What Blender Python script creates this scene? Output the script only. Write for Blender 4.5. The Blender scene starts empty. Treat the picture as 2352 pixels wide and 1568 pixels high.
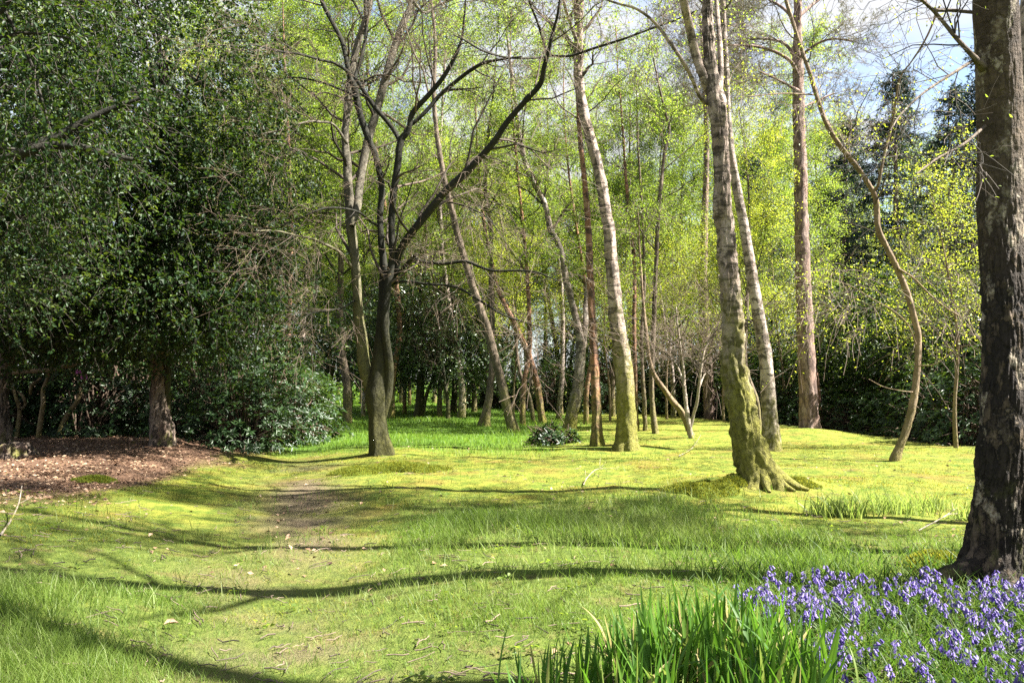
import bpy, math, random
import numpy as np
from math import radians as R
SC = bpy.context.scene
COL = SC.collection
rng = np.random.default_rng(7)
random.seed(7)

# ------------------------------------------------------------------ camera model
F, CU, CV, HZ, EYE = 1829.0, 1176.0, 784.0, 890.0, 1.6      # measured on the photograph at 2352 px width
PITCH = math.atan((HZ-CV)/F)
cp, sp = math.cos(PITCH), math.sin(PITCH)
def ray(u, v):
    r, p = (u-CU)/F, -(v-CV)/F
    return np.array([r, cp-p*sp, sp+p*cp])
def P(u, v, Y):
    d = ray(u, v)
    return np.array([0, 0, EYE])+d*(Y/d[1])

# ------------------------------------------------------------------ noise
def _h(ix, iy, iz):
    n = (ix*374761393+iy*668265263+iz*2147483647+1013904223) & 0xffffffff
    n = ((n ^ (n >> 13))*1274126177) & 0xffffffff
    n = n ^ (n >> 16)
    return (n & 0xffff)/32767.5-1.0
def vnoise(p):
    p = np.asarray(p, float); i = np.floor(p).astype(np.int64); f = p-i; f = f*f*(3-2*f)
    x, y, z = i[..., 0], i[..., 1], i[..., 2]; fx, fy, fz = f[..., 0], f[..., 1], f[..., 2]
    def l(a, b, t): return a+(b-a)*t
    return l(l(l(_h(x, y, z), _h(x+1, y, z), fx), l(_h(x, y+1, z), _h(x+1, y+1, z), fx), fy),
             l(l(_h(x, y, z+1), _h(x+1, y, z+1), fx), l(_h(x, y+1, z+1), _h(x+1, y+1, z+1), fx), fy), fz)
def fbm(p, o=3):
    p = np.asarray(p, float); s = 0; a = 1; t = 0
    for k in range(o):
        s = s+a*vnoise(p*2**k+17.3*k); t += a; a *= .5
    return s/t
def n2(x, y, sc, o=3, s=0): return fbm(np.stack([np.asarray(x, float)*sc+s, np.asarray(y, float)*sc+s*1.7, np.zeros_like(np.asarray(x, float))+s], -1), o)
def sst(a, b, x):
    t = np.clip((np.asarray(x, float)-a)/(b-a), 0, 1); return t*t*(3-2*t)
def unit(v): return v/np.maximum(np.linalg.norm(v, axis=-1, keepdims=True), 1e-9)

# ------------------------------------------------------------------ terrain
def path_x(y): return -1.4-0.25*(np.asarray(y, float)-4.5)
def edge_x(y): return np.interp(y, [0, 10, 18, 24, 30, 36, 44, 60, 200], [13.5, 13.0, 12.6, 12.2, 12.0, 10, 8, 9, 14])
BUMPS = []
def hgt(x, y):
    x = np.asarray(x, float); y = np.asarray(y, float); d = x-path_x(y)
    h = -0.13*np.exp(-(d/1.25)**2)*(1-sst(24, 34, y))
    h = h+0.25*sst(-0.6, -4.0, d)*(1-0.6*sst(22, 34, y))
    h = h+0.07*n2(x, y, .35, 2, 3)+0.045*n2(x, y, 1.3, 2, 9)+0.018*n2(x, y, 3.6, 2, 13)
    h = h-0.55*sst(-0.2, 1.6, x-edge_x(y))+1.1*sst(3.0, 12, x-edge_x(y))
    h = h+0.35*sst(26, 60, y)+3.0*sst(90, 260, y)
    for bx, by, r, a in BUMPS: h = h+a*np.exp(-((x-bx)**2+(y-by)**2)/(r*r))
    return h
def G(u, v):
    d = ray(u, v); t = EYE/max(1e-3, -d[2])
    for _ in range(40):
        p = np.array([0, 0, EYE])+d*t
        t += 0.6*(p[2]-float(hgt(p[0], p[1])))/max(1e-3, -d[2])
        t = min(max(t, 2), 150)
    p = np.array([0, 0, EYE])+d*t; p[2] = float(hgt(p[0], p[1])); return p
for u, v, r, a in [(1745, 1115, .9, .16), (2300, 1340, .8, .10), (885, 1045, 1.5, .12), (1435, 1030, 1.1, .10), (1860, 1000, 1.6, .25), (370, 1020, 1.3, .10), (1690, 1120, .45, .10), (1375, 1020, .9, .06)]:
    g = G(u, v); BUMPS.append((g[0], g[1], r, a))

# ------------------------------------------------------------------ mesh buffer
class Buf:
    def __init__(s): s.v = []; s.f = []; s.t = []; s.n = 0
    def add(s, v, f, t=None):
        v = np.asarray(v, float).reshape(-1, 3); f = np.asarray(f, np.int64)
        s.v.append(v); s.f.append(f+s.n); s.n += len(v)
        s.t.append(np.zeros(len(f)) if t is None else np.broadcast_to(np.asarray(t, float), (len(f),)))
        return s
    def arrays(s): return s.v, s.f, s.t
    def merge(s, o, M=None, tv=0):
        for v, f, t in zip(o.v, o.f, o.t): pass
        V = np.concatenate(o.v); off = s.n
        if M is not None: V = V@np.asarray(M[0]).T+np.asarray(M[1])
        s.v.append(V)
        for f, t in zip(o.f, o.t): s.f.append(f+off); s.t.append(t+tv)
        s.n += len(V)
    def mesh(s, name, mat, smooth=True, org=None):
        V = np.concatenate(s.v)
        if org is not None: V = V-np.asarray(org)
        me = bpy.data.meshes.new(name)
        me.vertices.add(len(V)); me.vertices.foreach_set('co', V.astype(np.float32).ravel())
        lv = np.concatenate([f.ravel() for f in s.f]).astype(np.int32)
        lt = np.concatenate([np.full(len(f), f.shape[1]) for f in s.f])
        ls = np.concatenate([[0], np.cumsum(lt)[:-1]]).astype(np.int32)
        me.loops.add(len(lv)); me.loops.foreach_set('vertex_index', lv)
        me.polygons.add(len(lt)); me.polygons.foreach_set('loop_start', ls)
        me.polygons.foreach_set('use_smooth', np.full(len(lt), smooth))
        me.update(calc_edges=True)
        at = me.attributes.new('tint', 'FLOAT', 'FACE'); at.data.foreach_set('value', np.concatenate(s.t).astype(np.float32))
        for m in (mat if isinstance(mat, (list, tuple)) else [mat]): me.materials.append(m)
        return me

def link(name, data, parent=None, loc=(0, 0, 0)):
    o = bpy.data.objects.new(name, data); COL.objects.link(o); o.location = loc
    if parent is not None: o.parent = parent
    return o
def tag(o, label=None, cat=None, group=None, kind=None):
    if label: o['label'] = label
    if cat: o['category'] = cat
    if group: o['group'] = group
    if kind: o['kind'] = kind
    return o
def thing(name, label, cat, loc, group=None):
    o = link(name, None, None, loc); o.empty_display_size = .2
    return tag(o, label, cat, group)
def children(o): return [c for c in COL.objects if c.parent is o]
KIDS = {}
def dup(root, loc, rz=0, s=1.0, label=None, group=None, tilt=(0, 0)):
    if root.name not in KIDS: KIDS[root.name] = [(c, [g for g in COL.objects if g.parent is c]) for c in COL.objects if c.parent is root]
    r = root.copy(); COL.objects.link(r); r.location = loc; r.rotation_euler = (tilt[0], tilt[1], rz); r.scale = (s, s, s)
    if label: r['label'] = label
    if group: r['group'] = group
    for c, gs in KIDS[root.name]:
        d = c.copy(); COL.objects.link(d); d.parent = r
        for g in gs:
            e = g.copy(); COL.objects.link(e); e.parent = d
    return r

# ------------------------------------------------------------------ tubes
def frames(T):
    ref = np.where(np.abs(T[..., 2:3]) < .9, np.array([0, 0, 1.]), np.array([1., 0, 0]))
    m = T.mean(-2, keepdims=True); refm = np.where(np.abs(unit(m)[..., 2:3]) < .8, np.array([0, 0, 1.]), np.array([1., .13, 0]))
    a = unit(np.cross(refm+0*T, T)); b = np.cross(T, a); return a, b
def tubes(buf, Pt, Rd, sides=4, tint=0.):
    """Pt (N,K,3) polylines, Rd (N,K) radii"""
    N, K, _ = Pt.shape
    if N == 0: return
    T = np.gradient(Pt, axis=1); T = unit(T); a, b = frames(T)
    th = np.arange(sides)*2*np.pi/sides
    ring = a[:, :, None, :]*np.cos(th)[None, None, :, None]+b[:, :, None, :]*np.sin(th)[None, None, :, None]
    V = Pt[:, :, None, :]+ring*Rd[:, :, None, None]
    idx = np.arange(N*K*sides).reshape(N, K, sides); nx = np.roll(idx, -1, 2)
    f = np.stack([idx[:, :-1], nx[:, :-1], nx[:, 1:], idx[:, 1:]], -1).reshape(-1, 4)
    t = np.repeat(np.broadcast_to(np.asarray(tint, float), (N,)), (K-1)*sides)
    buf.add(V, f, t)
def resample(pts, rad, step):
    pts = np.asarray(pts, float); rad = np.asarray(rad, float)
    L = np.concatenate([[0], np.cumsum(np.linalg.norm(np.diff(pts, axis=0), axis=1))])
    n = max(4, int(L[-1]/step)+1); s = np.linspace(0, L[-1], n)
    # catmull-rom through the points, then even spacing
    ext = np.vstack([2*pts[0]-pts[1], pts, 2*pts[-1]-pts[-2]])
    out = []
    for i in range(len(pts)-1):
        p0, p1, p2, p3 = ext[i:i+4]; t = np.linspace(0, 1, 12, endpoint=False)[:, None]
        out.append(.5*((2*p1)+(-p0+p2)*t+(2*p0-5*p1+4*p2-p3)*t*t+(-p0+3*p1-3*p2+p3)*t**3))
    out = np.vstack(out+[pts[-1:]]); rr = np.interp(np.arange(len(out))/12, np.arange(len(pts)), rad)
    Lo = np.concatenate([[0], np.cumsum(np.linalg.norm(np.diff(out, axis=0), axis=1))])
    s = np.linspace(0, Lo[-1], n)
    return np.stack([np.interp(s, Lo, out[:, k]) for k in range(3)], -1), np.interp(s, Lo, rr), s
def trunk(buf, pts, rad, sides=16, step=.12, rough=.07, flare=0., lobes=5, seed=0., fheight=.5, ridge=0., knots=0, wob=0.02, lump=0., lz=2.6):
    p, r, s = resample(pts, rad, step)
    w = np.stack([fbm(np.stack([s*.9, s*0+seed, s*0+k*7.7], -1), 2) for k in range(3)], -1)*wob*np.sqrt(r[:, None]/.1)
    w *= sst(0, .6, s)[:, None]; w[:, 2] *= .2; p = p+w
    T = unit(np.gradient(p, axis=0)); a, b = frames(T[None]); a = a[0]; b = b[0]
    th = np.arange(sides)*2*np.pi/sides
    S, TH = np.meshgrid(s, th, indexing='ij')
    R0 = r[:, None]*np.ones_like(TH)
    nz = fbm(np.stack([np.cos(TH)*2+seed, np.sin(TH)*2, S*1.6/np.maximum(.25, r[0]*3)], -1), 3)
    R0 *= 1+rough*nz
    if ridge:
        q = fbm(np.stack([np.cos(TH)*7+seed, np.sin(TH)*7, S*(6. if sides > 100 else 3.2)], -1), 3); q2 = fbm(np.stack([np.cos(TH)*16+seed, np.sin(TH)*16, S*(24. if sides > 100 else 14)], -1), 2)
        R0 += ridge*(np.abs(q)*1.6-.4+.5*q2)*((.25+.75*sst(4.2, 2.2, S)) if sides > 100 else 1)
    if flare:
        e = np.exp(-S/fheight); lob = .5+.5*np.cos(TH*lobes+seed+1.3*np.sin(TH+seed)); lob2 = .5+.5*np.cos(TH*2+seed*3)
        R0 *= 1+flare*e*(.35+.9*lob**2*(.4+.8*lob2))+.10*np.exp(-S/1.8)*np.cos(TH*lobes+seed)
    rk = np.random.default_rng(int(seed*10)+3)
    for _ in range(knots):
        ks = rk.uniform(.12, .85)*s[-1]; kt = rk.uniform(0, 6.28); dt = np.angle(np.exp(1j*(TH-kt)))
        R0 *= 1+.22*np.exp(-((S-ks)/(1.0*r[0]))**2-(dt/.55)**2)
    if lump: R0 += lump*sst(lz*1.5, lz*.3, S)*np.clip(fbm(np.stack([np.cos(TH)*3.2+seed, np.sin(TH)*3.2, S*5.5], -1), 3)*1.8+.1, 0, 1)
    V = p[:, None, :]+a[:, None, :]*(np.cos(TH)*R0)[..., None]+b[:, None, :]*(np.sin(TH)*R0)[..., None]
    n = len(s); idx = np.arange(n*sides).reshape(n, sides); nx = np.roll(idx, -1, 1)
    f = np.stack([idx[:-1], nx[:-1], nx[1:], idx[1:]], -1).reshape(-1, 4)
    buf.add(V, f)
    return p, r

# ------------------------------------------------------------------ growth (vectorised)
def perp(D, rg):
    v = rg.normal(size=D.shape); v -= (v*D).sum(-1, keepdims=True)*D; return unit(v)
def at(Pt, t):
    """points and tangents at t (N,) on polylines Pt (N,K,3)"""
    K = Pt.shape[1]; x = np.clip(t*(K-1), 0, K-1.001); i = x.astype(int); fr = (x-i)[:, None]; n = np.arange(len(Pt))
    return Pt[n, i]*(1-fr)+Pt[n, i+1]*fr, unit(Pt[n, i+1]-Pt[n, i]), i, fr[:, 0]
def grow(Pt, Rd, n, t0, t1, length, ang, K=5, wig=.15, up=0., out=None, rr=.42, rg=rng, taper=.25, lpow=0.):
    """n children per polyline; length (lo,hi) metres or fraction of the parent when negative"""
    N = len(Pt); rep = np.repeat(np.arange(N), n); t = rg.uniform(t0, t1, len(rep)); Q = Pt[rep]
    p, T, i, fr = at(Q, t); r0 = Rd[rep, i]*(1-fr)+Rd[rep, i+1]*fr
    A = rg.uniform(ang[0], ang[1], len(rep))[:, None]; d = unit(T*np.cos(A)+perp(T, rg)*np.sin(A))
    L = rg.uniform(abs(length[0]), abs(length[1]), len(rep))
    if length[0] < 0: L = L*np.linalg.norm(Q[:, -1]-Q[:, 0], axis=1)
    L = L*(1-lpow*(t-t0)/(t1-t0+1e-6))
    s = np.linspace(0, 1, K)[None, :, None]
    w = rg.normal(size=(len(rep), K, 3)); w = np.cumsum(w, 1); w -= w[:, :1]; w *= wig/np.sqrt(K)
    C = p[:, None]+L[:, None, None]*(d[:, None]*s+np.array([0, 0, up])*s*s+w*s*.6)
    r = np.minimum(r0*rr, .02+L*.02)[:, None]*np.linspace(1, taper, K)[None]
    return C, r
def leaves(buf, C, D, N, size, aspect=.5, fold=.15, hexa=False, tint=None, rg=rng, curl=0.):
    """leaf blades: base C, axis D, normal N"""
    n = len(C); D = unit(D); S = unit(np.cross(D, N)+1e-6); N = np.cross(S, D); sz = np.broadcast_to(size, (n,))[:, None]; w = sz*aspect*.5
    if tint is None: tint = rg.uniform(0, 1, n)
    if not hexa:
        V = np.stack([C, C+D*sz*.45+S*w+N*w*fold*2, C+D*sz-N*sz*curl, C+D*sz*.45-S*w+N*w*fold*2], 1)
        b = np.arange(n)[:, None]*4
        f = np.concatenate([b+[0, 1, 2], b+[0, 2, 3]]); buf.add(V, f, np.concatenate([tint, tint]))
    else:
        V = np.stack([C, C+D*sz*.3+S*w*.9+N*w*fold*2, C+D*sz*.68+S*w*.85+N*(w*fold*2-sz*curl*.4), C+D*sz-N*sz*curl,
                      C+D*sz*.68-S*w*.85+N*(w*fold*2-sz*curl*.4), C+D*sz*.3-S*w*.9+N*w*fold*2], 1)
        b = np.arange(n)[:, None]*6
        f = np.concatenate([b+[0, 1, 2, 3], b+[0, 3, 4, 5]]); buf.add(V, f, np.concatenate([tint, tint]))
def leaf_on(buf, Pt, n, size, t0=.15, spread=.03, droop=.2, rg=rng, clump=None, **k):
    N = len(Pt)
    if N == 0: return
    rep = np.repeat(np.arange(N), n); t = rg.uniform(t0, 1, len(rep)); t = np.where(rg.uniform(size=len(rep)) < .75, np.round(t*3)/3+rg.normal(0, .04, len(rep)), t); p, T, i, fr = at(Pt[rep], np.clip(t, 0, 1))
    C = p+rg.normal(size=p.shape)*spread
    D = unit(T*.5+perp(T, rg)+np.array([0, 0, -droop])); Nn = unit(rg.normal(size=p.shape)*.7+np.array([0, 0, 1.]))
    tn = np.clip(rg.uniform(0, .6, N)[rep]+rg.uniform(0, .4, len(rep)), 0, 1)
    leaves(buf, C, D, Nn, rg.uniform(size[0], size[1], len(rep)), tint=tn, rg=rg, **k)

# ------------------------------------------------------------------ materials
class NT:
    def __init__(s, name):
        s.m = bpy.data.materials.new(name); s.m.use_nodes = True; s.t = s.m.node_tree; s.t.nodes.clear()
        s.out = s.t.nodes.new('ShaderNodeOutputMaterial')
    def n(s, typ, ins=None, **kw):
        o = s.t.nodes.new('ShaderNode'+typ)
        for k, v in kw.items(): setattr(o, k, v)
        for k, v in (ins or {}).items():
            if isinstance(v, bpy.types.NodeSocket): s.t.links.new(v, o.inputs[k])
            else: o.inputs[k].default_value = v
        return o
    def mix(s, f, a, b, mode='MIX'):
        o = s.t.nodes.new('ShaderNodeMix'); o.data_type = 'RGBA'; o.blend_type = mode
        for k, v in ((0, f), (6, a), (7, b)):
            if isinstance(v, bpy.types.NodeSocket): s.t.links.new(v, o.inputs[k])
            else: o.inputs[k].default_value = (v if k == 0 else (*v, 1) if len(v) == 3 else v)
        return o.outputs[2]
    def ramp(s, f, *st):
        o = s.t.nodes.new('ShaderNodeValToRGB'); s.t.links.new(f, o.inputs[0]); e = o.color_ramp.elements
        while len(e) < len(st): e.new(.5)
        for q, (p, c) in zip(e, st): q.position = p; q.color = (*c, 1) if len(c) == 3 else (c[0], c[0], c[0], 1)
        return o.outputs[0]
    def m_(s, op, a, b=0., c=None):
        o = s.t.nodes.new('ShaderNodeMath'); o.operation = op
        for k, v in enumerate([a, b] if c is None else [a, b, c]):
            if isinstance(v, bpy.types.NodeSocket): s.t.links.new(v, o.inputs[k])
            else: o.inputs[k].default_value = v
        return o.outputs[0]
    def noise(s, vec, scale, detail=4, rough=.55, dist=0.):
        return s.n('TexNoise', {'Vector': vec, 'Scale': scale, 'Detail': detail, 'Roughness': rough, 'Distortion': dist}).outputs[0]
    def attr(s, name): return s.n('Attribute', attribute_name=name).outputs['Fac']
    def obj(s, sc=(1, 1, 1)):
        tc = s.n('TexCoord'); return s.n('Mapping', {'Vector': tc.outputs['Object'], 'Scale': sc}).outputs[0]
    def surf(s, sh): s.t.links.new(sh, s.out.inputs[0]); return s.m

def leaf_mat(name, cols, trans, tw=.45, rough=.45, spec=.3, var=.25):
    t = NT(name); tint = t.attr('tint')
    c = t.ramp(tint, *[(i/(len(cols)-1), x) for i, x in enumerate(cols)])
    ct = t.ramp(tint, *[(i/(len(trans)-1), x) for i, x in enumerate(trans)])
    p = t.n('BsdfPrincipled', {'Base Color': c, 'Roughness': rough, 'Specular IOR Level': spec})
    tr = t.n('BsdfTranslucent', {'Color': ct})
    return t.surf(t.n('MixShader', {0: tw, 1: p.outputs[0], 2: tr.outputs[0]}).outputs[0])
def bark_mat(name, pale, mid, dark, moss=(.15, .145, .025), mz=0., mw=1.5, bands=1., cracks=1., mossy=1., scale=1., orange=None, bump=.5, crack_z=None, plates=0.):
    """pale/mid patches, horizontal bands, dark fissures towards crack_z, moss up to height mz (object z, metres)"""
    t = NT(name); o = t.obj(); z = t.n('SeparateXYZ', {0: o}).outputs[2]
    big = t.noise(t.obj((2*scale, 2*scale, .8*scale)), 1.6, 4); fine = t.noise(t.obj((14*scale, 14*scale, 22*scale)), 1., 5, .7)
    bn = t.noise(t.obj((2.0*scale, 2.0*scale, 15*scale)), 1., 4, .7); fis = t.noise(t.obj((9*scale, 9*scale, 2.6*scale)), 1., 6, .68, .8)
    pat = t.noise(t.obj((4*scale, 4*scale, 5.5*scale)), 1., 5, .65, .5)
    c = t.mix(t.ramp(big, (.38, (0,)), (.62, (1,))), pale, mid)
    if orange: c = t.mix(t.ramp(t.noise(t.obj((3, 3, 1.3)), 1.3, 3), (.42, (0,)), (.56, (1,))), c, orange)
    c = t.mix(t.m_('MULTIPLY', t.ramp(fine, (.42, (1,)), (.58, (0,))), .5), c, mid)
    c = t.mix(t.m_('MULTIPLY', t.ramp(pat, (.50, (0,)), (.57, (1,))), .85*bands), c, dark)
    c = t.mix(t.m_('MULTIPLY', t.ramp(bn, (.54, (0,)), (.62, (1,))), .8*bands), c, dark)
    cr = t.ramp(fis, (.44, (1,)), (.53, (0,)))
    if plates:
        wn = t.n('TexNoise', {'Vector': t.obj((plates*.7, plates*.7, plates*.45)), 'Scale': 1., 'Detail': 5, 'Roughness': .65}).outputs[1]
        ws = t.n('VectorMath', {0: wn, 3: 2.4}, operation='SCALE').outputs[0]
        wv = t.n('VectorMath', {0: t.obj((plates, plates, plates*.4)), 1: ws}, operation='ADD').outputs[0]
        vn = t.n('TexVoronoi', {'Vector': wv, 'Scale': 1.}, feature='DISTANCE_TO_EDGE'); vo = vn.outputs[0]
        cell = t.n('SeparateXYZ', {0: t.n('TexVoronoi', {'Vector': wv, 'Scale': 1.}, feature='F1').outputs['Color']}).outputs[0]
        cr = t.m_('MAXIMUM', t.m_('MULTIPLY', cr, .6), t.m_('MAXIMUM', t.ramp(vo, (.02, (1,)), (.11, (0,))), t.ramp(cell, (.42, (.85,)), (.62, (0,)))))
        c = t.mix(t.m_('MULTIPLY', t.ramp(cell, (.82, (0,)), (.86, (.8,))), t.ramp(t.noise(t.obj((30, 30, 30)), 1., 3), (.4, (0,)), (.6, (1,)))), c, (.34, .29, .22))
        fis = t.m_('ADD', t.ramp(vo, (.02, (.25,)), (.18, (.5,))), t.m_('MULTIPLY', fis, .35))
    if crack_z is not None:
        cr = t.m_('MULTIPLY', cr, t.n('MapRange', {'Value': t.m_('ADD', z, t.m_('MULTIPLY', big, 1.6)), 'From Min': crack_z+1.5, 'From Max': crack_z, 'To Min': .10, 'To Max': 1.}).outputs[0])
    c = t.mix(t.m_('MULTIPLY', cr, cracks), c, dark)
    mn = t.noise(t.obj((4, 4, 2.2)), 1.2, 5, .65)
    mm = t.n('MapRange', {'Value': t.m_('SUBTRACT', z, t.m_('MULTIPLY', t.m_('SUBTRACT', mn, .5), 5.5)), 'From Min': mz, 'From Max': mz-mw, 'To Min': 0., 'To Max': 1.}).outputs[0]
    mm = t.m_('MULTIPLY', mm, mossy); mf = t.ramp(t.noise(t.obj((16, 16, 12)), 1., 5, .7), (.3, (0,)), (.7, (1,)))
    mc = t.mix(mf, tuple(x*.45 for x in moss), tuple(x*1.7 for x in moss))
    c = t.mix(mm, c, mc)
    hgtv = t.m_('ADD', t.m_('MULTIPLY', fis, 1.2), t.m_('ADD', t.m_('MULTIPLY', fine, .35), t.m_('MULTIPLY', t.m_('MULTIPLY', mf, mm), .9)))
    b = t.n('Bump', {'Height': hgtv, 'Strength': min(1, bump*1.6), 'Distance': .05})
    p = t.n('BsdfPrincipled', {'Base Color': c, 'Roughness': .85, 'Specular IOR Level': .25, 'Normal': b.outputs[0]})
    return t.surf(p.outputs[0])
def plain(name, cols, rough=.8, spec=.2, sc=8):
    t = NT(name); c = t.ramp(t.noise(t.obj(), sc, 4), (.3, cols[0]), (.7, cols[1]))
    return t.surf(t.n('BsdfPrincipled', {'Base Color': c, 'Roughness': rough, 'Specular IOR Level': spec}).outputs[0])
def tinted(name, cols, rough=.7, spec=.2):
    t = NT(name); c = t.ramp(t.attr('tint'), *[(i/(len(cols)-1), x) for i, x in enumerate(cols)])
    return t.surf(t.n('BsdfPrincipled', {'Base Color': c, 'Roughness': rough, 'Specular IOR Level': spec}).outputs[0])

M = {}
M['birch'] = bark_mat('birch_bark', (.44, .36, .31), (.25, .19, .155), (.045, .035, .028), mz=3.3, mw=2.2, crack_z=1.2, mossy=.9)
M['birch_low'] = bark_mat('birch_bark_mossy_foot', (.45, .39, .35), (.27, .21, .18), (.05, .04, .03), mz=1.6, mw=2.0, crack_z=1.2, mossy=.9)
M['greybirch'] = bark_mat('grey_birch_bark', (.33, .29, .25), (.17, .13, .105), (.04, .032, .026), mz=1.9, mw=2.0, crack_z=1.5)
M['birch_rust'] = bark_mat('rust_birch_bark', (.36, .25, .18), (.26, .14, .085), (.05, .035, .028), mz=1.7, mw=2.0, orange=(.24, .12, .07), crack_z=1.)
M['birch_near'] = bark_mat('near_birch_bark', (.15, .112, .074), (.06, .041, .027), (.009, .007, .006), moss=(.10, .10, .025), mz=.1, mw=1.0, crack_z=3.0, mossy=.8, cracks=1., bump=1., bands=.35, plates=11.)
M['beech'] = bark_mat('shaded_beech_bark', (.034, .032, .023), (.018, .018, .012), (.009, .009, .007), moss=(.06, .058, .012), mz=3.0, mw=3.2, bands=.3, cracks=.4, mossy=.7, bump=.4)  # bark colour darkened to carry the shade of neighbouring trees
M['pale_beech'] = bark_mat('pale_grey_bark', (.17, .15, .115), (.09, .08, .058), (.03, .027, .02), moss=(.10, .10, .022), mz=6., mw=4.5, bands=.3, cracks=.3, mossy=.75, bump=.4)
M['pine'] = bark_mat('pine_bark', (.30, .235, .20), (.22, .15, .12), (.06, .04, .033), mz=.1, mw=.5, bands=.1, cracks=.8, mossy=.3, scale=.8, orange=(.24, .16, .125))
M['brown'] = bark_mat('brown_bark', (.20, .155, .115), (.12, .09, .065), (.03, .024, .018), mz=1.8, mw=1.8, bands=.4, cracks=.6, mossy=.6)
M['holly_bark'] = bark_mat('holly_bark', (.24, .19, .15), (.13, .09, .07), (.025, .02, .016), moss=(.16, .17, .03), mz=.0, mw=1.2, bands=.2, cracks=.9)
M['rhodo_bark'] = bark_mat('rhododendron_bark', (.15, .105, .075), (.085, .058, .042), (.025, .02, .015), mz=-.5, mw=.6, bands=.2, cracks=.5, mossy=.4)
M['hazel'] = bark_mat('slim_tree_bark', (.27, .20, .13), (.17, .12, .075), (.04, .03, .024), moss=(.15, .14, .03), mz=1.6, mw=1.8, bands=.3, cracks=.3, mossy=.55)
M['dead'] = bark_mat('dead_wood', (.40, .35, .29), (.28, .23, .18), (.08, .06, .05), mz=.2, mw=.8, bands=.2, cracks=.4)
M['twig'] = tinted('twig_bark', [(.035, .03, .024), (.10, .075, .055), (.20, .15, .115)])
M['twig_dark'] = tinted('dark_twig_bark', [(.02, .018, .014), (.05, .042, .032), (.12, .09, .07)])
M['birch_leaf'] = leaf_mat('spring_birch_leaf', [(.07, .125, .02), (.11, .17, .03), (.165, .21, .038)], [(.20, .32, .03), (.30, .42, .04), (.42, .49, .06)], .5)
M['lime_leaf'] = leaf_mat('lime_green_leaf', [(.12, .18, .02), (.18, .23, .03), (.23, .25, .035)], [(.34, .46, .03), (.45, .52, .04), (.55, .55, .05)], .5)
M['mid_leaf'] = leaf_mat('mid_green_leaf', [(.06, .10, .016), (.09, .145, .022), (.12, .165, .03)], [(.18, .28, .02), (.25, .36, .03), (.32, .40, .04)], .5)
M['holly_leaf'] = leaf_mat('holly_leaf', [(.006, .016, .005), (.010, .027, .008), (.020, .044, .011), (.06, .085, .016)], [(.04, .09, .01), (.07, .14, .012), (.14, .22, .02), (.22, .28, .03)], .2, .5, .22)
M['grey_holly'] = leaf_mat('grey_green_holly_leaf', [(.035, .06, .03), (.05, .085, .04), (.07, .11, .045)], [(.08, .14, .03), (.12, .18, .04), (.16, .22, .04)], .25, .3, .6)
M['rhodo_leaf'] = leaf_mat('rhododendron_leaf', [(.010, .026, .009), (.019, .044, .013), (.036, .072, .018)], [(.05, .11, .012), (.09, .16, .02), (.15, .23, .025)], .2, .4, .35)
M['needle'] = leaf_mat('spruce_needle', [(.012, .028, .02), (.02, .042, .028), (.03, .055, .03)], [(.02, .05, .02), (.03, .07, .03), (.05, .09, .03)], .15, .6)
M['pine_needle'] = leaf_mat('pine_needle', [(.05, .055, .03), (.08, .08, .035), (.11, .10, .045)], [(.08, .09, .03), (.12, .12, .04), (.16, .15, .05)], .3, .6)
M['bud'] = leaf_mat('beech_bud', [(.16, .10, .06), (.22, .15, .09), (.16, .22, .04)], [(.2, .14, .07), (.26, .2, .09), (.32, .42, .05)], .3)
M['grass'] = leaf_mat('grass_blade', [(.075, .125, .018), (.12, .175, .034), (.19, .22, .068)], [(.15, .27, .022), (.22, .34, .045), (.32, .38, .09)], .42, .5, .25)
M['lawn'] = leaf_mat('lawn_blade', [(.07, .135, .014), (.10, .175, .018), (.15, .21, .026)], [(.14, .29, .018), (.20, .36, .024), (.28, .40, .035)], .42, .5, .25)
M['mossb'] = leaf_mat('moss_sprig', [(.075, .115, .012), (.14, .165, .02), (.24, .22, .03)], [(.2, .22, .02), (.3, .3, .03), (.4, .36, .04)], .35, .7, .15)
M['iris'] = leaf_mat('iris_leaf', [(.03, .08, .010), (.05, .115, .016), (.075, .15, .022), (.24, .20, .08)], [(.09, .22, .015), (.13, .3, .02), (.18, .36, .03), (.25, .34, .06)], .3, .5, .2)
M['palegrass'] = leaf_mat('pale_tuft_blade', [(.10, .16, .03), (.15, .21, .05), (.2, .24, .07)], [(.25, .38, .05), (.34, .44, .08), (.4, .46, .12)], .42, .45, .3)
M['bellleaf'] = leaf_mat('bluebell_leaf', [(.025, .06, .008), (.04, .085, .012), (.07, .11, .02)], [(.07, .16, .012), (.11, .21, .02), (.17, .24, .035)], .38, .5, .2)
M['bell'] = leaf_mat('bluebell_petal', [(.06, .036, .21), (.14, .095, .34), (.36, .32, .50)], [(.11, .07, .36), (.18, .12, .44), (.36, .32, .56)], .35, .5, .3)
M['bellstem'] = plain('bluebell_stem', ((.07, .10, .04), (.10, .10, .10)))
M['litter'] = tinted('fallen_leaf', [(.065, .036, .022), (.15, .085, .05), (.28, .175, .105), (.42, .32, .22)], .6, .35)
M['pink'] = plain('rhododendron_petal', ((.45, .10, .42), (.6, .2, .55)))

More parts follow.
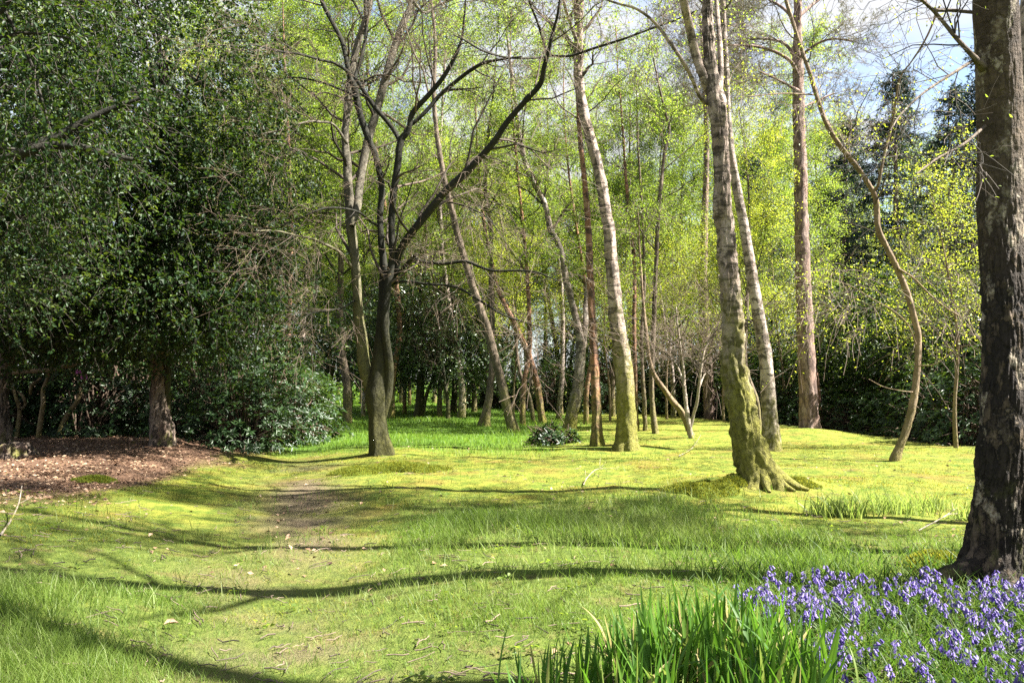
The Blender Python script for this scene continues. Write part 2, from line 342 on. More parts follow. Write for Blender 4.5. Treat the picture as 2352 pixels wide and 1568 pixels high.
# ------------------------------------------------------------------ camera, sun, sky
cam = bpy.data.cameras.new('camera'); cam.sensor_width = 36; cam.lens = 36*F/2352; cam.clip_end = 2000; cam.clip_start = .05
co = link('camera', cam, None, (0, 0, EYE)); co.rotation_euler = (math.pi/2+PITCH, 0, 0); SC.camera = co
SUN_EL, SUN_AZ = R(50), R(-8)             # light comes from the right (+x), a touch from beyond
sd = np.array([math.cos(SUN_EL)*math.cos(SUN_AZ), math.cos(SUN_EL)*math.sin(SUN_AZ), math.sin(SUN_EL)])
sl = bpy.data.lights.new('sun', 'SUN'); sl.energy = 5.0; sl.angle = R(.53); sl.color = (1, .95, .86)
so = link('sun', sl); import mathutils
so.rotation_euler = mathutils.Vector(sd).to_track_quat('Z', 'Y').to_euler()
W = bpy.data.worlds.new('World'); SC.world = W; W.use_nodes = True; wt = W.node_tree; wt.nodes.clear()
wo = wt.nodes.new('ShaderNodeOutputWorld'); bg = wt.nodes.new('ShaderNodeBackground'); sk = wt.nodes.new('ShaderNodeTexSky')
sk.sky_type = 'NISHITA'; sk.sun_disc = False; sk.sun_elevation = SUN_EL; sk.sun_rotation = math.pi/2-SUN_AZ
sk.air_density = 1.0; sk.dust_density = .6; sk.ozone_density = 1.5
bg.inputs[1].default_value = .05
tc = wt.nodes.new('ShaderNodeTexCoord'); mp = wt.nodes.new('ShaderNodeMapping'); mp.inputs['Scale'].default_value = (1, 1, 2.2)
wt.links.new(tc.outputs['Generated'], mp.inputs[0])
nz = wt.nodes.new('ShaderNodeTexNoise'); nz.inputs['Scale'].default_value = 2.6; nz.inputs['Detail'].default_value = 7; nz.inputs['Roughness'].default_value = .58
wt.links.new(mp.outputs[0], nz.inputs['Vector'])
rp = wt.nodes.new('ShaderNodeValToRGB'); rp.color_ramp.elements[0].position = .40; rp.color_ramp.elements[0].color = (.16, .16, .16, 1); rp.color_ramp.elements[1].position = .56
wt.links.new(nz.outputs[0], rp.inputs[0])
mxc = wt.nodes.new('ShaderNodeMix'); mxc.data_type = 'RGBA'; mxc.inputs[7].default_value = (3.1, 3.15, 3.3, 1)
wt.links.new(rp.outputs[0], mxc.inputs[0]); wt.links.new(sk.outputs[0], mxc.inputs[6]); wt.links.new(mxc.outputs[2], bg.inputs[0]); wt.links.new(bg.outputs[0], wo.inputs[0])
SC.view_settings.view_transform = 'Standard'; SC.view_settings.look = 'None'; SC.view_settings.exposure = 2.7; SC.view_settings.gamma = 1
SC.cycles.max_bounces = 7; SC.cycles.diffuse_bounces = 4; SC.cycles.glossy_bounces = 2; SC.cycles.transmission_bounces = 4
SC.cycles.caustics_reflective = False; SC.cycles.caustics_refractive = False; SC.cycles.sample_clamp_indirect = 6
SC.cycles.use_denoising = False; SC.cycles.use_adaptive_sampling = False

# ------------------------------------------------------------------ ground
def litter_m(x, y):
    d = x-path_x(y); e = np.interp(y, [7, 8, 13, 19.8, 24, 30], [-4.2, -3.3, -2.2, -.9, -.9, -2.5])
    return sst(.35, -.55, d-e+.9*n2(x, y, .6, 3, 21))*sst(6.6, 8.2, y)*(1-sst(26, 32, y))
def mud_m(x, y):
    d = x-path_x(y)+.5*n2(x, y, .5, 2, 5)
    return np.maximum(np.exp(-(d/.75)**2)*sst(6.5, 9, y)*(1-sst(14, 21, y))*sst(-.45, .15, n2(x, y, .7, 3, 31)+.25), near_path(x, y))
def near_path(x, y):
    d = x-path_x(y)-.25+.6*n2(x, y, .8, 2, 33); return np.exp(-(d/.8)**2)*(1-sst(9, 13, y))*sst(-.3, .35, n2(x, y, 1.6, 3, 35))*.75
def lawn_m(x, y):
    return sst(19.5, 24, y+.35*np.abs(x+6)+1.5*n2(x, y, .3, 2, 41))*sst(3.5, -.5, x-.05*(y-22)+1.2*n2(x, y, .3, 2, 44))*(1-litter_m(x, y))
def grass_m(x, y):
    near = 1-sst(7.0, 10.5, y+1.6*n2(x, y, .5, 3, 51)); strip = sst(-2.0, -.9, x)*(1-sst(1.6, 3.2, x))*sst(6, 7, y)*(1-sst(10, 12.5, y+1.2*n2(x, y, .6, 2, 52)))
    return np.clip(np.maximum(near, strip)*(1-.9*litter_m(x, y))*(1-.8*mud_m(x, y)), 0, 1)
def bush_floor_m(x, y): return sst(-.9, .5, x-edge_x(y))          # bare dark soil under the bushes
def grid(xs, ys):
    X, Y = np.meshgrid(xs, ys); V = np.stack([X, Y, hgt(X, Y)], -1).reshape(-1, 3); nx = len(xs); ny = len(ys)
    i = np.arange(nx*ny).reshape(ny, nx); return V, np.stack([i[:-1, :-1], i[:-1, 1:], i[1:, 1:], i[1:, :-1]], -1).reshape(-1, 4)
def spaced(*seg):
    o = []
    for a, b, s in seg: o += list(np.arange(a, b, s))
    return np.array(o+[seg[-1][1]])
V, f = grid(spaced((-320, -60, 20), (-60, -16, 1.2), (-16, 18, .14), (18, 60, 1.2), (60, 320, 20)), spaced((-60, -4, 2), (-4, 26, .12), (26, 60, .5), (60, 120, 3), (120, 480, 24)))
b = Buf().add(V, f)
t = NT('woodland_floor'); o = t.n('TexCoord').outputs['Object']
n1 = t.noise(o, .9, 5); n3 = t.noise(o, 14, 5, .65); n4 = t.noise(o, 60, 4, .7); n5 = t.noise(o, 3.2, 4)
moss = t.mix(t.ramp(t.m_('ADD', t.m_('MULTIPLY', n5, .6), t.m_('MULTIPLY', n3, .4)), (.4, (0,)), (.62, (1,))), (.07, .115, .013), (.21, .215, .032))
moss = t.mix(t.ramp(n1, (.5, (0,)), (.68, (.6,))), moss, (.17, .10, .028))
gr = t.mix(t.ramp(n3, (.35, (0,)), (.65, (1,))), (.055, .085, .014), (.12, .155, .028)); gr = t.mix(t.ramp(n5, (.54, (0,)), (.68, (.6,))), gr, (.14, .105, .045))
lw = t.mix(n3, (.05, .10, .012), (.08, .15, .018))
mud = t.mix(t.ramp(n4, (.35, (0,)), (.7, (1,))), (.07, .05, .03), (.20, .16, .10))
lit = t.mix(t.ramp(n4, (.35, (0,)), (.7, (1,))), (.07, .042, .028), (.21, .125, .08))
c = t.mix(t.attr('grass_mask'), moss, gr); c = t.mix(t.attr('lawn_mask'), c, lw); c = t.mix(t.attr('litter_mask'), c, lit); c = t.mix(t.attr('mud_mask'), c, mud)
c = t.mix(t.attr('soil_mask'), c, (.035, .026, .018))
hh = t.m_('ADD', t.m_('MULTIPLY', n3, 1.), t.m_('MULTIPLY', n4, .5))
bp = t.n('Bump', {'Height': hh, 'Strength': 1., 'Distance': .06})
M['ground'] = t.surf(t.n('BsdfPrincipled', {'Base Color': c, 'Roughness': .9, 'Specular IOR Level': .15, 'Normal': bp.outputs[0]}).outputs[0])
me = b.mesh('ground', M['ground'])
for nm, fn in (('grass_mask', grass_m), ('lawn_mask', lawn_m), ('litter_mask', litter_m), ('mud_mask', mud_m), ('soil_mask', bush_floor_m)):
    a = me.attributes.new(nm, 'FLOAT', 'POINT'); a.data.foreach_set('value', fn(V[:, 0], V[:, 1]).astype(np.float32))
tag(link('ground', me), 'mossy woodland ground with a worn path running away between the trees', 'ground', kind='structure')

def scatter(n, y0, y1, dens, wide=.74, pw=1.0):
    """n points spread evenly over the picture: density falls with distance"""
    u = rng.uniform(0, 1, n); y = y0*(y1/y0)**u if pw == 1 else (y0**(1-pw)+u*(y1**(1-pw)-y0**(1-pw)))**(1/(1-pw))
    x = rng.uniform(-1, 1, n)*(wide*y+.8)
    k = rng.uniform(0, 1, n) < dens(x, y); return x[k], y[k]
def blades(buf, x, y, h, w, lean=.35, tint=None, bend=.35, z0=-.01, wind=(0, 0)):
    n = len(x); h = np.broadcast_to(h, (n,)); w = np.broadcast_to(w, (n,)); th = rng.uniform(0, 6.283, n); a = np.abs(rng.normal(0, lean, n))
    d = np.stack([np.cos(th)*np.sin(a)+wind[0], np.sin(th)*np.sin(a)+wind[1], np.cos(a)], -1); d = unit(d)
    fc = rng.uniform(0, 6.283, n); s = np.stack([np.cos(fc), np.sin(fc), 0*fc], -1)
    B = np.stack([x, y, hgt(x, y)+z0], -1); out = np.stack([np.cos(th), np.sin(th), 0*th], -1)*(bend*h*rng.uniform(.2, 1.2, n))[:, None]
    m = B+d*(h*.55)[:, None]+out*.25; tp = B+d*h[:, None]+out; hw = (w*.5)[:, None]
    V = np.stack([B-s*hw, B+s*hw, m+s*hw*.8, m-s*hw*.8, tp], 1); i = np.arange(n)[:, None]*5
    if tint is None: tint = rng.uniform(0, 1, n)
    off = buf.n; buf.add(V, i+[0, 1, 2, 3], tint); buf.f.append(i+[3, 2, 4]+off); buf.t.append(np.asarray(tint, float))
def stuff(name, buf, mat, label, cat): return tag(link(name, buf.mesh(name, mat)), label, cat, kind='stuff')

b = Buf()
def dn(x, y): return grass_m(x, y)*(.25+.75*sst(-.25, .25, n2(x, y, 1.1, 3, 61)))*(1-.3*np.exp(-((x-path_x(y))/.8)**2))
x, y = scatter(375000, 3.0, 12.5, dn, .86, 1.35)
strip = sst(-1.8, -.6, x)*(1-sst(2.6, 4.2, x))*sst(6.2, 7.5, y); lush = sst(-1.6, -2.6, x)*(1-sst(5.5, 7, y))
hh = (.028+.05*sst(-.2, .4, n2(x, y, .9, 3, 71))+.085*strip+.085*lush)*rng.uniform(.5, 1.5, len(x))
blades(b, x, y, hh, .0036+.0009*(y-4)*.6, .5, np.clip(.45+.5*n2(x, y, .7, 3, 81)+rng.normal(0, .22, len(x)), 0, 1), .5)
stuff('grass', b, M['grass'], 'short and long spring grass over the near half of the clearing', 'grass')
b = Buf()
x, y = scatter(150000, 17.5, 75, lambda x, y: lawn_m(x, y)*(1-.75*np.exp(-((x-path_x(y))/.7)**2)*(1-sst(26, 34, y))), .74, 1.0)
blades(b, x, y, rng.uniform(.08, .20, len(x))*(.6+.6*sst(-.3, .4, n2(x, y, .5, 3, 85))), .010+.0007*(y-18), .35, None, .4)
stuff('lawn_grass', b, M['lawn'], 'bright green lush grass of the far lawn behind the forked tree', 'grass')
b = Buf()
x, y = scatter(260000, 5.5, 32, lambda x, y: (1-.8*grass_m(x, y))*(1-.9*lawn_m(x, y))*(1-.95*litter_m(x, y))*(1-.9*mud_m(x, y))*(1-bush_floor_m(x, y))*(.35+.65*sst(-.3, .2, n2(x, y, 1.5, 3, 91))), .74, 1.2)
blades(b, x, y, rng.uniform(.015, .04, len(x))*(.5+sst(-.2, .4, n2(x, y, 1.2, 3, 95))), .006+.0007*(y-6), .6, np.clip(.5+.55*n2(x, y, .6, 3, 96)+rng.normal(0, .2, len(x)), 0, 1), .5)
stuff('moss', b, M['mossb'], 'yellow green moss cushions carpeting the clearing', 'moss')
b = Buf()
x, y = scatter(9000, 6, 24, lambda x, y: (1-.8*lawn_m(x, y))*(1-litter_m(x, y))*(1-bush_floor_m(x, y))*sst(.1, .4, n2(x, y, .8, 2, 97)), .74, 1.2)
blades(b, x, y, rng.uniform(.08, .2, len(x)), .006+.0005*(y-6), .35, None, .5)
stuff('sparse_grass', b, M['grass'], 'thin grass wisps standing among the moss', 'grass')
b = Buf()
x, y = scatter(60000, 6.4, 30, lambda x, y: np.clip(litter_m(x, y)*1.1+.009+.04*mud_m(x, y), 0, 1), .76, 1.0)
C = np.stack([x, y, hgt(x, y)+rng.uniform(.004, .03, len(x))], -1); th = rng.uniform(0, 6.28, len(x))
leaves(b, C, np.stack([np.cos(th), np.sin(th), rng.normal(0, .25, len(x))], -1), unit(rng.normal(size=C.shape)*.45+np.array([0, 0, 1.])), rng.uniform(.04, .085, len(x)), .55, .25, tint=rng.beta(1.6, 1.8, len(x)))
stuff('leaf_litter', b, M['litter'], 'russet fallen leaves carpeting the ground under the evergreens', 'leaves')

# ------------------------------------------------------------------ traced trees
def stem(pts, Y0, base=None, dy=0., ext=0., seed=0., bury=.3, top_r=.02, lean=None):
    q = []; r = []; n = len(pts)
    for i, (u, v, w) in enumerate(pts):
        k = i/(n-1); Y = Y0+dy*k+.12*math.sin(seed*3+k*7)*min(1, k*3)
        q.append(P(u, v, Y)); r.append(w/2/F*Y)
    if base is not None: q[0] = base.copy(); q.insert(0, base-np.array([0, 0, bury])); r.insert(0, r[0])
    if ext:
        d = unit(q[-1]-q[-2]); L = ext; p = q[-1]; r0 = r[-1]
        for k in range(1, 5):
            d = unit(d+np.array([0.05*math.sin(seed+k*2), .04*math.cos(seed*2+k), .16])); p = p+d*L/4; q.append(p); r.append(max(top_r, r0*(1-.9*k/4)))
    return np.array(q), np.array(r)
def poly(q, r, K=12):
    p, rr, s = resample(q, r, max(.05, np.linalg.norm(np.diff(q, axis=0), axis=1).sum()/40)); x = np.linspace(0, len(p)-1, K)
    i = np.arange(len(p)); return np.stack([np.interp(x, i, p[:, k]) for k in range(3)], -1), np.interp(x, i, rr)
def cut(q, r, zmin):
    k = q[:, 2] > zmin; return q[k], r[k]
class Tree:
    def __init__(s, name, label, cat, base, group=None):
        s.o = thing(name, label, cat, base, group); s.b = np.asarray(base); s.poly = []
    def part(s, name, buf, mat, parent=None): return link(name, buf.mesh(name, mat, True, s.b), parent or s.o)
    def trunk(s, q, r, mat, **k):
        b = Buf(); trunk(b, q, r, **k); s.tr = s.part('trunk', b, mat); s.poly.append((q, r)); return s.tr
    def limb(s, q, r, mat, **k):
        b = Buf(); trunk(b, q, r, **k); s.poly.append((q, r)); return s.part('limb', b, mat)
def branch_set(polys, n1, L1, ang, up1, n2_, L2, n3_, L3, up3, tmin=.25, rg=rng, K1=7, up2=0., lp=0.):
    Pt = np.stack([poly(*p)[0] for p in polys]); Rd = np.stack([poly(*p)[1] for p in polys])
    A, ra = grow(Pt, Rd, n1, tmin, .98, L1, ang, K1, .35, up1, rg=rg, lpow=lp)
    B, rb = grow(A, ra, n2_, .25, 1, L2, (.4, 1.1), 5, .2, up2, rg=rg)
    Cc, rc = grow(B, rb, n3_, .2, 1, L3, (.35, 1.1), 4, .12, up3, rg=rg)
    return (A, ra), (B, rb), (Cc, rc)
def branch_mesh(sets, rmin=.0025, tints=(.25, .45, .7), sides=(5, 4, 3)):
    b = Buf()
    for (p, r), t0, sdd in zip(sets, tints, sides): tubes(b, p, np.maximum(r, rmin), sdd, np.clip(t0+rng.normal(0, .18, len(p)), 0, 1))
    return b

# --- the big birch close by on the right
g = G(2296, 1334); T = Tree('birch_tree', 'thick nearby birch with dark cracked bark standing behind the bluebells', 'tree', g); Y = g[1]
q, r = stem([(2297, 1334, 128), (2301, 1230, 112), (2304, 1120, 104), (2309, 980, 100), (2314, 800, 98), (2309, 620, 97), (2302, 500, 97), (2298, 330, 95), (2292, 170, 96), (2287, 0, 94)], Y, g, ext=6.5, seed=1, top_r=.04)
T.trunk(q, r, M['birch_near'], sides=160, step=.022, rough=.05, flare=1.15, lobes=4, seed=2.1, fheight=.38, ridge=.022, knots=3, wob=.01)
bb = Buf()
for k, (an, L, rr) in enumerate([(3.3, .95, .12), (4.3, .6, .09), (5.4, .8, .08), (2.2, .6, .07), (.4, .9, .09)]):
    d = np.array([math.cos(an), math.sin(an), 0]); s_ = np.linspace(.12, 1, 7); p_ = np.array([g+d*L*x+np.array([0, 0, .26*(1-x)**2.0-.03-.03*x]) for x in s_])
    rb_ = Buf(); trunk(rb_, p_, rr*(1.15-s_), sides=20, step=.03, rough=.15, seed=k+.3, ridge=.05, wob=.04); T.part('root', rb_, M['birch_near'], T.tr)
for pts, dy, sd_ in [([(2262, 160, 26), (2236, 130, 12), (2200, 90, 10), (2150, 30, 8), (2110, -10, 7), (2080, -60, 5)], -.5, 1.2), ([(2255, 31, 9), (2190, 24, 8), (2140, 20, 7), (2110, -20, 4)], .5, 2.2), ([(2262, 290, 7), (2215, 140 + 190, 6), (2150, 366, 5), (2105, 400, 4)], -.8, 3.3), ([(2258, 125, 9), (2190, 168, 7), (2120, 215, 5), (2070, 262, 4), (2045, 300, 3)], -.9, 3.0)]:
    q2, r2 = stem(pts, Y, None, dy, seed=sd_); T.limb(q2, r2, M['brown'], sides=10, step=.05, rough=.12, seed=sd_)
sets = branch_set([cut(q, r, 5.5)], 20, (1.5, 3.2), (.5, 1.1), .2, 7, (.6, 1.3), 5, (.4, .8), -.25, .0)
s2 = branch_set(T.poly[1:], 6, (.5, 1.1), (.4, 1.), -.05, 3, (.25, .5), 2, (.12, .3), -.05, .2)
T.part('twig_sprays', branch_mesh(sets), M['twig_dark'])
lb = Buf(); leaf_on(lb, sets[2][0], 5, (.04, .065)); leaf_on(lb, s2[2][0], 1, (.02, .035)); T.part('crown', lb, M['birch_leaf'])
T.part('twig_sprays', branch_mesh(s2, .002), M['twig_dark'])

# --- mossy birch front right, forking high up
g = G(1745, 1104); T = Tree('birch_tree', 'birch with thick mossy foot and forked top, standing on the low mound', 'tree', g); Y = g[1]
q, r = stem([(1745, 1104, 78), (1735, 1070, 66), (1714, 1000, 60), (1703, 930, 55), (1693, 856, 52), (1686, 770, 46), (1679, 689, 42), (1667, 523, 37), (1662, 470, 36), (1653, 333, 35), (1643, 245, 38), (1634, 190, 30), (1629, 120, 25), (1626, 0, 23), (1622, -90, 20)], Y, g, ext=4.5, seed=2)
T.trunk(q, r, M['birch'], sides=56, step=.035, rough=.10, flare=.9, lobes=5, seed=4.4, fheight=.28, ridge=.04, knots=9, wob=.035, lump=.07, lz=3.2)
for pts, dy, e in [([(1640, 235, 22), (1615, 172, 21), (1601, 133, 21), (1585, 67, 20), (1570, 0, 19), (1560, -80, 16)], -.6, 4), ([(1648, 250, 16), (1655, 180, 14), (1654, 110, 12), (1645, 0, 10), (1640, -80, 9)], .6, 3), ([(1640, 245, 8), (1612, 228, 9), (1590, 180, 9), (1568, 140, 9), (1530, 85, 8), (1500, 48, 7), (1460, 20, 6), (1417, 8, 5), (1370, -10, 4)], -1.2, 0)]:
    q2, r2 = stem(pts, Y, None, dy, ext=e, seed=dy); T.limb(q2, r2, M['birch'], sides=14, step=.07, rough=.1, seed=dy+2, knots=3)
bb = Buf()
for k, (an, L, rr) in enumerate([(-.25, .72, .15), (3.6, .6, .12), (4.7, .5, .13), (5.6, .55, .12)]):
    d = np.array([math.cos(an), math.sin(an), 0]); s_ = np.linspace(.1, 1, 7); p_ = np.array([g+d*L*x+np.array([0, 0, .34*(1-x)**1.6-.05-.06*x]) for x in s_])
    rb_ = Buf(); trunk(rb_, p_, rr*(1.15-s_), sides=12, step=.05, rough=.2, seed=k+1.3, wob=.05); T.part('root', rb_, M['birch'], T.tr)
sets = branch_set([cut(*p, 7.5) for p in T.poly[:3]], 12, (1.4, 3.0), (.5, 1.2), .1, 7, (.6, 1.3), 5, (.4, .9), -.3, .1)
T.part('twig_sprays', branch_mesh(sets), M['twig']); lb = Buf(); leaf_on(lb, sets[2][0], 6, (.045, .075)); T.part('crown', lb, M['birch_leaf'])

# --- generic traced trees
def traced(name, label, pts, mat, foot=1.0, ext=4., crown=(14, 2.4, 9), leaf='birch_leaf', zc=6., extra=(), sides=20, seed=1., twigm='twig', lsz=(.06, .095), cat='tree', up3=-.3, limbs_mat=None, Y=None, rough=.08, ridge=.02, knots=4, tmin=.05, bk=(6, 5), group=None, lump=.03):
    g = G(pts[0][0], pts[0][1])
    if Y: g = P(pts[0][0], pts[0][1], Y); g[2] = float(hgt(g[0], g[1]))
    T = Tree(name, label, cat, g, group); Yb = g[1]; dist = Yb
    q, r = stem(pts, Yb, g, ext=ext, seed=seed)
    T.trunk(q, r, M[mat], sides=sides, step=max(.07, Yb*.004), rough=rough, flare=foot, lobes=4+int(seed) % 3, seed=seed*1.7, fheight=.3, ridge=ridge, knots=knots, lump=lump, lz=2.2)
    for e in extra:
        q2, r2 = stem(e[0], Yb, None, e[1], ext=e[2], seed=e[1]+seed); T.limb(q2, r2, M[limbs_mat or mat], sides=12, step=.09, rough=.1, seed=e[1]+3, knots=2)
    if crown:
        ps = [cut(*p, zc) for p in T.poly]; ps = [p for p in ps if len(p[0]) > 2]
        sets = branch_set(ps, crown[0], (crown[1]*.45, crown[1]), (.5, 1.2), .12, bk[0], (.5, 1.2), bk[1], (.35, .8), up3, tmin)
        T.part('twig_sprays', branch_mesh(sets, .0018+.00012*Yb), M[twigm])
        if crown[2]: lb = Buf(); leaf_on(lb, sets[2][0], max(3, int(crown[2]*(.65 if Yb < 23 else 1.5))), lsz, spread=.07); T.part('crown', lb, M[leaf])
    return T
traced('birch_tree', 'slimmer birch with orange upper bark and mossy foot, close behind the forked birch', [(1771, 1034, 42), (1767, 960, 34), (1763, 856, 31), (1752, 770, 29), (1738, 689, 27), (1722, 600, 25), (1709, 523, 23), (1686, 400, 20), (1678, 340, 18), (1670, 240, 16), (1664, 110, 14), (1660, 0, 12)], 'birch_low', .5, 5, (14, 2.6, 9), zc=8, seed=3)
PT = traced('pine_tree', 'tall straight pine with reddish brown bark at the edge of the dark thicket', [(1860, 990, 50), (1858, 940, 43), (1851, 789, 37), (1845, 650, 34), (1842, 523, 31), (1837, 333, 28), (1833, 167, 25), (1832, 60, 18), (1833, -60, 15)], 'pine', .35, 6, None, lump=0., sides=28, seed=5, ridge=.05, rough=.04, knots=0,
       extra=[([(1833, 175, 9), (1815, 140, 8), (1770, 115, 7), (1720, 105, 6), (1680, 104, 5), (1640, 95, 4)], -1.5, 0), ([(1833, 140, 8), (1800, 100, 7), (1760, 90, 6), (1715, 92, 5), (1690, 110, 4)], 2, 0), ([(1836, 210, 8), (1810, 195, 6), (1780, 180, 5), (1745, 165, 4)], -2, 0), ([(1834, 135, 7), (1870, 105, 6), (1910, 90, 5), (1960, 95, 4)], -1.8, 0), ([(1833, 60, 8), (1800, 20, 7), (1750, -10, 5)], 1.5, 1.), ([(1833, 40, 8), (1880, 0, 7), (1930, -30, 5)], 1, 1.), ([(1835, 250, 5), (1870, 235, 5), (1915, 215, 4)], 1.5, 0)])
def pine_crown(T0, polys, org):
    sets = branch_set(polys, 9, (.8, 1.8), (.5, 1.1), .1, 6, (.4, .9), 4, (.25, .5), .05, .3)
    lb = Buf(); Q = sets[2][0]; n = 10; rep = np.repeat(np.arange(len(Q)), n); p, tg, _, _ = at(Q[rep], rng.uniform(.3, 1, len(rep)))
    leaves(lb, p, unit(tg*.8+perp(tg, rng)), unit(rng.normal(size=p.shape)), rng.uniform(.10, .18, len(rep)), .10, 0)
    link('twig_sprays', branch_mesh(sets, .005).mesh('twig_sprays', M['twig'], True, org), T0); link('crown', lb.mesh('crown', M['pine_needle'], False, org), T0)
pine_crown(PT.o, [cut(*p, 10.5) for p in PT.poly[:1]]+PT.poly[1:], PT.b)
traced('hazel_tree', 'slender S-curved young tree with bright leaves in front of the dark thicket', [(2055, 1057, 20), (2064, 1030, 16), (2081, 989, 15), (2098, 923, 15), (2108, 839, 14), (2109, 773, 14), (2098, 723, 14), (2081, 663, 14), (2061, 616, 14), (2035, 566, 13), (2016, 523, 13), (2013, 467, 13), (2004, 438, 12), (1968, 383, 12), (1928, 333, 11), (1898, 283, 11), (1878, 230, 10), (1861, 173, 10), (1845, 127, 9), (1828, 73, 9), (1806, 0, 8)], 'hazel', .5, 3, (10, 1.7, 3), 'lime_leaf', 3.2, seed=6, lsz=(.045, .07), twigm='twig', sides=14,
       extra=[([(2006, 440, 6), (2017, 425, 7), (2025, 383, 7), (2041, 317, 6), (2051, 273, 6), (2058, 227, 5), (2068, 177, 4), (2095, 140, 3)], -.5, 1.2), ([(2104, 790, 3), (2085, 745, 3), (2050, 712, 2.5), (2010, 690, 2), (1950, 655, 2), (1890, 640, 1)], -1.2, 0), ([(2108, 840, 3), (2150, 835, 2.5), (2200, 800, 2), (2240, 790, 1)], -1, 0), ([(2098, 900, 2.5), (2070, 897, 2), (2030, 888, 1.5), (1995, 870, 1)], -.8, 0), ([(2062, 616, 5), (2100, 640, 4), (2150, 690, 4), (2210, 730, 3)], 1, 0), ([(1870, 218, 4), (1800, 215, 3), (1720, 222, 3)], -1, 0)], bk=(5, 4), tmin=.08)
traced('birch_tree', 'white barked birch with buttressed mossy foot in the middle of the clearing', [(1437, 1032, 48), (1436, 990, 42), (1436, 923, 42), (1434, 856, 40), (1419, 756, 36), (1411, 690, 32), (1406, 623, 30), (1399, 523, 27), (1393, 500, 26), (1376, 400, 24), (1356, 317, 24), (1340, 250, 23), (1330, 183, 22), (1328, 100, 21), (1332, 0, 20), (1336, -80, 18)], 'birch', .9, 5, (14, 2.6, 9), zc=8.5, seed=7, sides=30, knots=8, rough=.1,
       extra=[([(1330, 110, 9), (1312, 60, 8), (1296, 10, 7), (1285, -50, 5)], -1, 2), ([(1332, 130, 8), (1300, 80, 6), (1250, 40, 5), (1215, 0, 4)], 1, 1)])
traced('birch_tree', 'thin straight birch with peeling rusty bark, just left of the white barked birch', [(1372, 1022, 30), (1370, 960, 22), (1366, 856, 21), (1361, 756, 18), (1356, 623, 17), (1351, 523, 15), (1344, 433, 13), (1334, 333, 12), (1329, 250, 10), (1326, 150, 8), (1322, 40, 7)], 'birch_rust', .7, 4, (12, 2.0, 8), zc=8, seed=8)
traced('birch_tree', 'grey mossy footed trunk bending back left above the small bush', [(1308, 984, 30), (1316, 940, 27), (1327, 889, 26), (1333, 823, 22), (1331, 772, 18), (1317, 706, 15), (1300, 640, 15), (1287, 573, 14), (1264, 523, 14), (1251, 467, 13), (1217, 400, 12), (1197, 333, 11), (1189, 283, 10), (1180, 200, 8)], 'greybirch', .5, 5, (14, 2.6, 10), zc=7, seed=9,
       extra=[([(1336, 823, 16), (1343, 756, 14), (1347, 690, 13), (1350, 640, 10)], .5, 0)])
traced('birch_tree', 'dark trunk leaning strongly left out of the far lawn, greenish at the foot', [(1180, 993, 26), (1168, 945, 21), (1154, 889, 20), (1136, 823, 19), (1119, 756, 20), (1096, 690, 18), (1080, 640, 17), (1061, 573, 15), (1047, 523, 15), (1042, 500, 14), (1019, 400, 12), (1003, 300, 11), (997, 233, 10), (999, 100, 8), (990, 0, 7)], 'brown', .4, 4, (14, 2.6, 10), zc=8, seed=10)
traced('birch_tree', 'rust coloured trunk leaning left, right of the darker leaning one', [(1246, 974, 18), (1241, 930, 16), (1235, 889, 15), (1217, 823, 14), (1188, 756, 13), (1155, 690, 11), (1141, 656, 10), (1128, 600, 9), (1110, 500, 8), (1100, 400, 6)], 'birch_rust', .3, 5, (14, 2.6, 10), zc=7, seed=11)
traced('birch_tree', 'upright dull brown trunk behind the pair of leaning trunks', [(1112, 978, 26), (1117, 945, 19), (1125, 900, 15), (1131, 823, 14), (1130, 740, 12), (1128, 640, 12), (1127, 523, 11), (1117, 467, 10), (1114, 383, 9), (1122, 300, 7)], 'brown', .5, 5, (14, 2.6, 10), zc=7, seed=12)
traced('birch_tree', 'thin pale trunk rising behind the small dark bush', [(1284, 960, 12), (1291, 856, 11), (1292, 723, 10), (1284, 606, 9), (1274, 523, 8), (1262, 420, 7), (1258, 300, 5)], 'birch_low', .3, 4, (12, 2.2, 9), zc=6, seed=13)
traced('birch_tree', 'very thin rust red trunk right of the white barked birch', [(1461, 990, 11), (1459, 856, 9), (1457, 756, 9), (1457, 606, 9), (1454, 573, 9), (1447, 523, 8), (1437, 400, 7), (1430, 300, 5)], 'birch_rust', .2, 4, (10, 2.0, 9), zc=6, seed=14)
traced('birch_tree', 'thin brown trunk with mossy foot left of the bare pale sapling', [(1505, 996, 14), (1498, 930, 11), (1497, 856, 11), (1501, 756, 11), (1506, 623, 10), (1511, 523, 9), (1524, 367, 8), (1537, 300, 7), (1527, 253, 5)], 'brown', .4, 4, (12, 2.2, 10), zc=5, seed=15)
traced('birch_tree', 'slim dark trunk between two rust coloured thin trunks', [(1482, 988, 9), (1478, 900, 8), (1474, 780, 8), (1480, 650, 7), (1476, 520, 6), (1470, 400, 5)], 'brown', .3, 4, (10, 2, 9), zc=5, seed=16)
traced('crooked_tree', 'mossy trunk lying low to the left before turning upright, beside the bare sapling', [(1588, 972, 14), (1567, 948, 13), (1545, 922, 12), (1525, 893, 11), (1504, 863, 10), (1492, 825, 9), (1484, 760, 8), (1478, 700, 6), (1470, 600, 5)], 'hazel', .2, 2, (10, 1.6, 8), 'mid_leaf', 3, seed=17, Y=27)
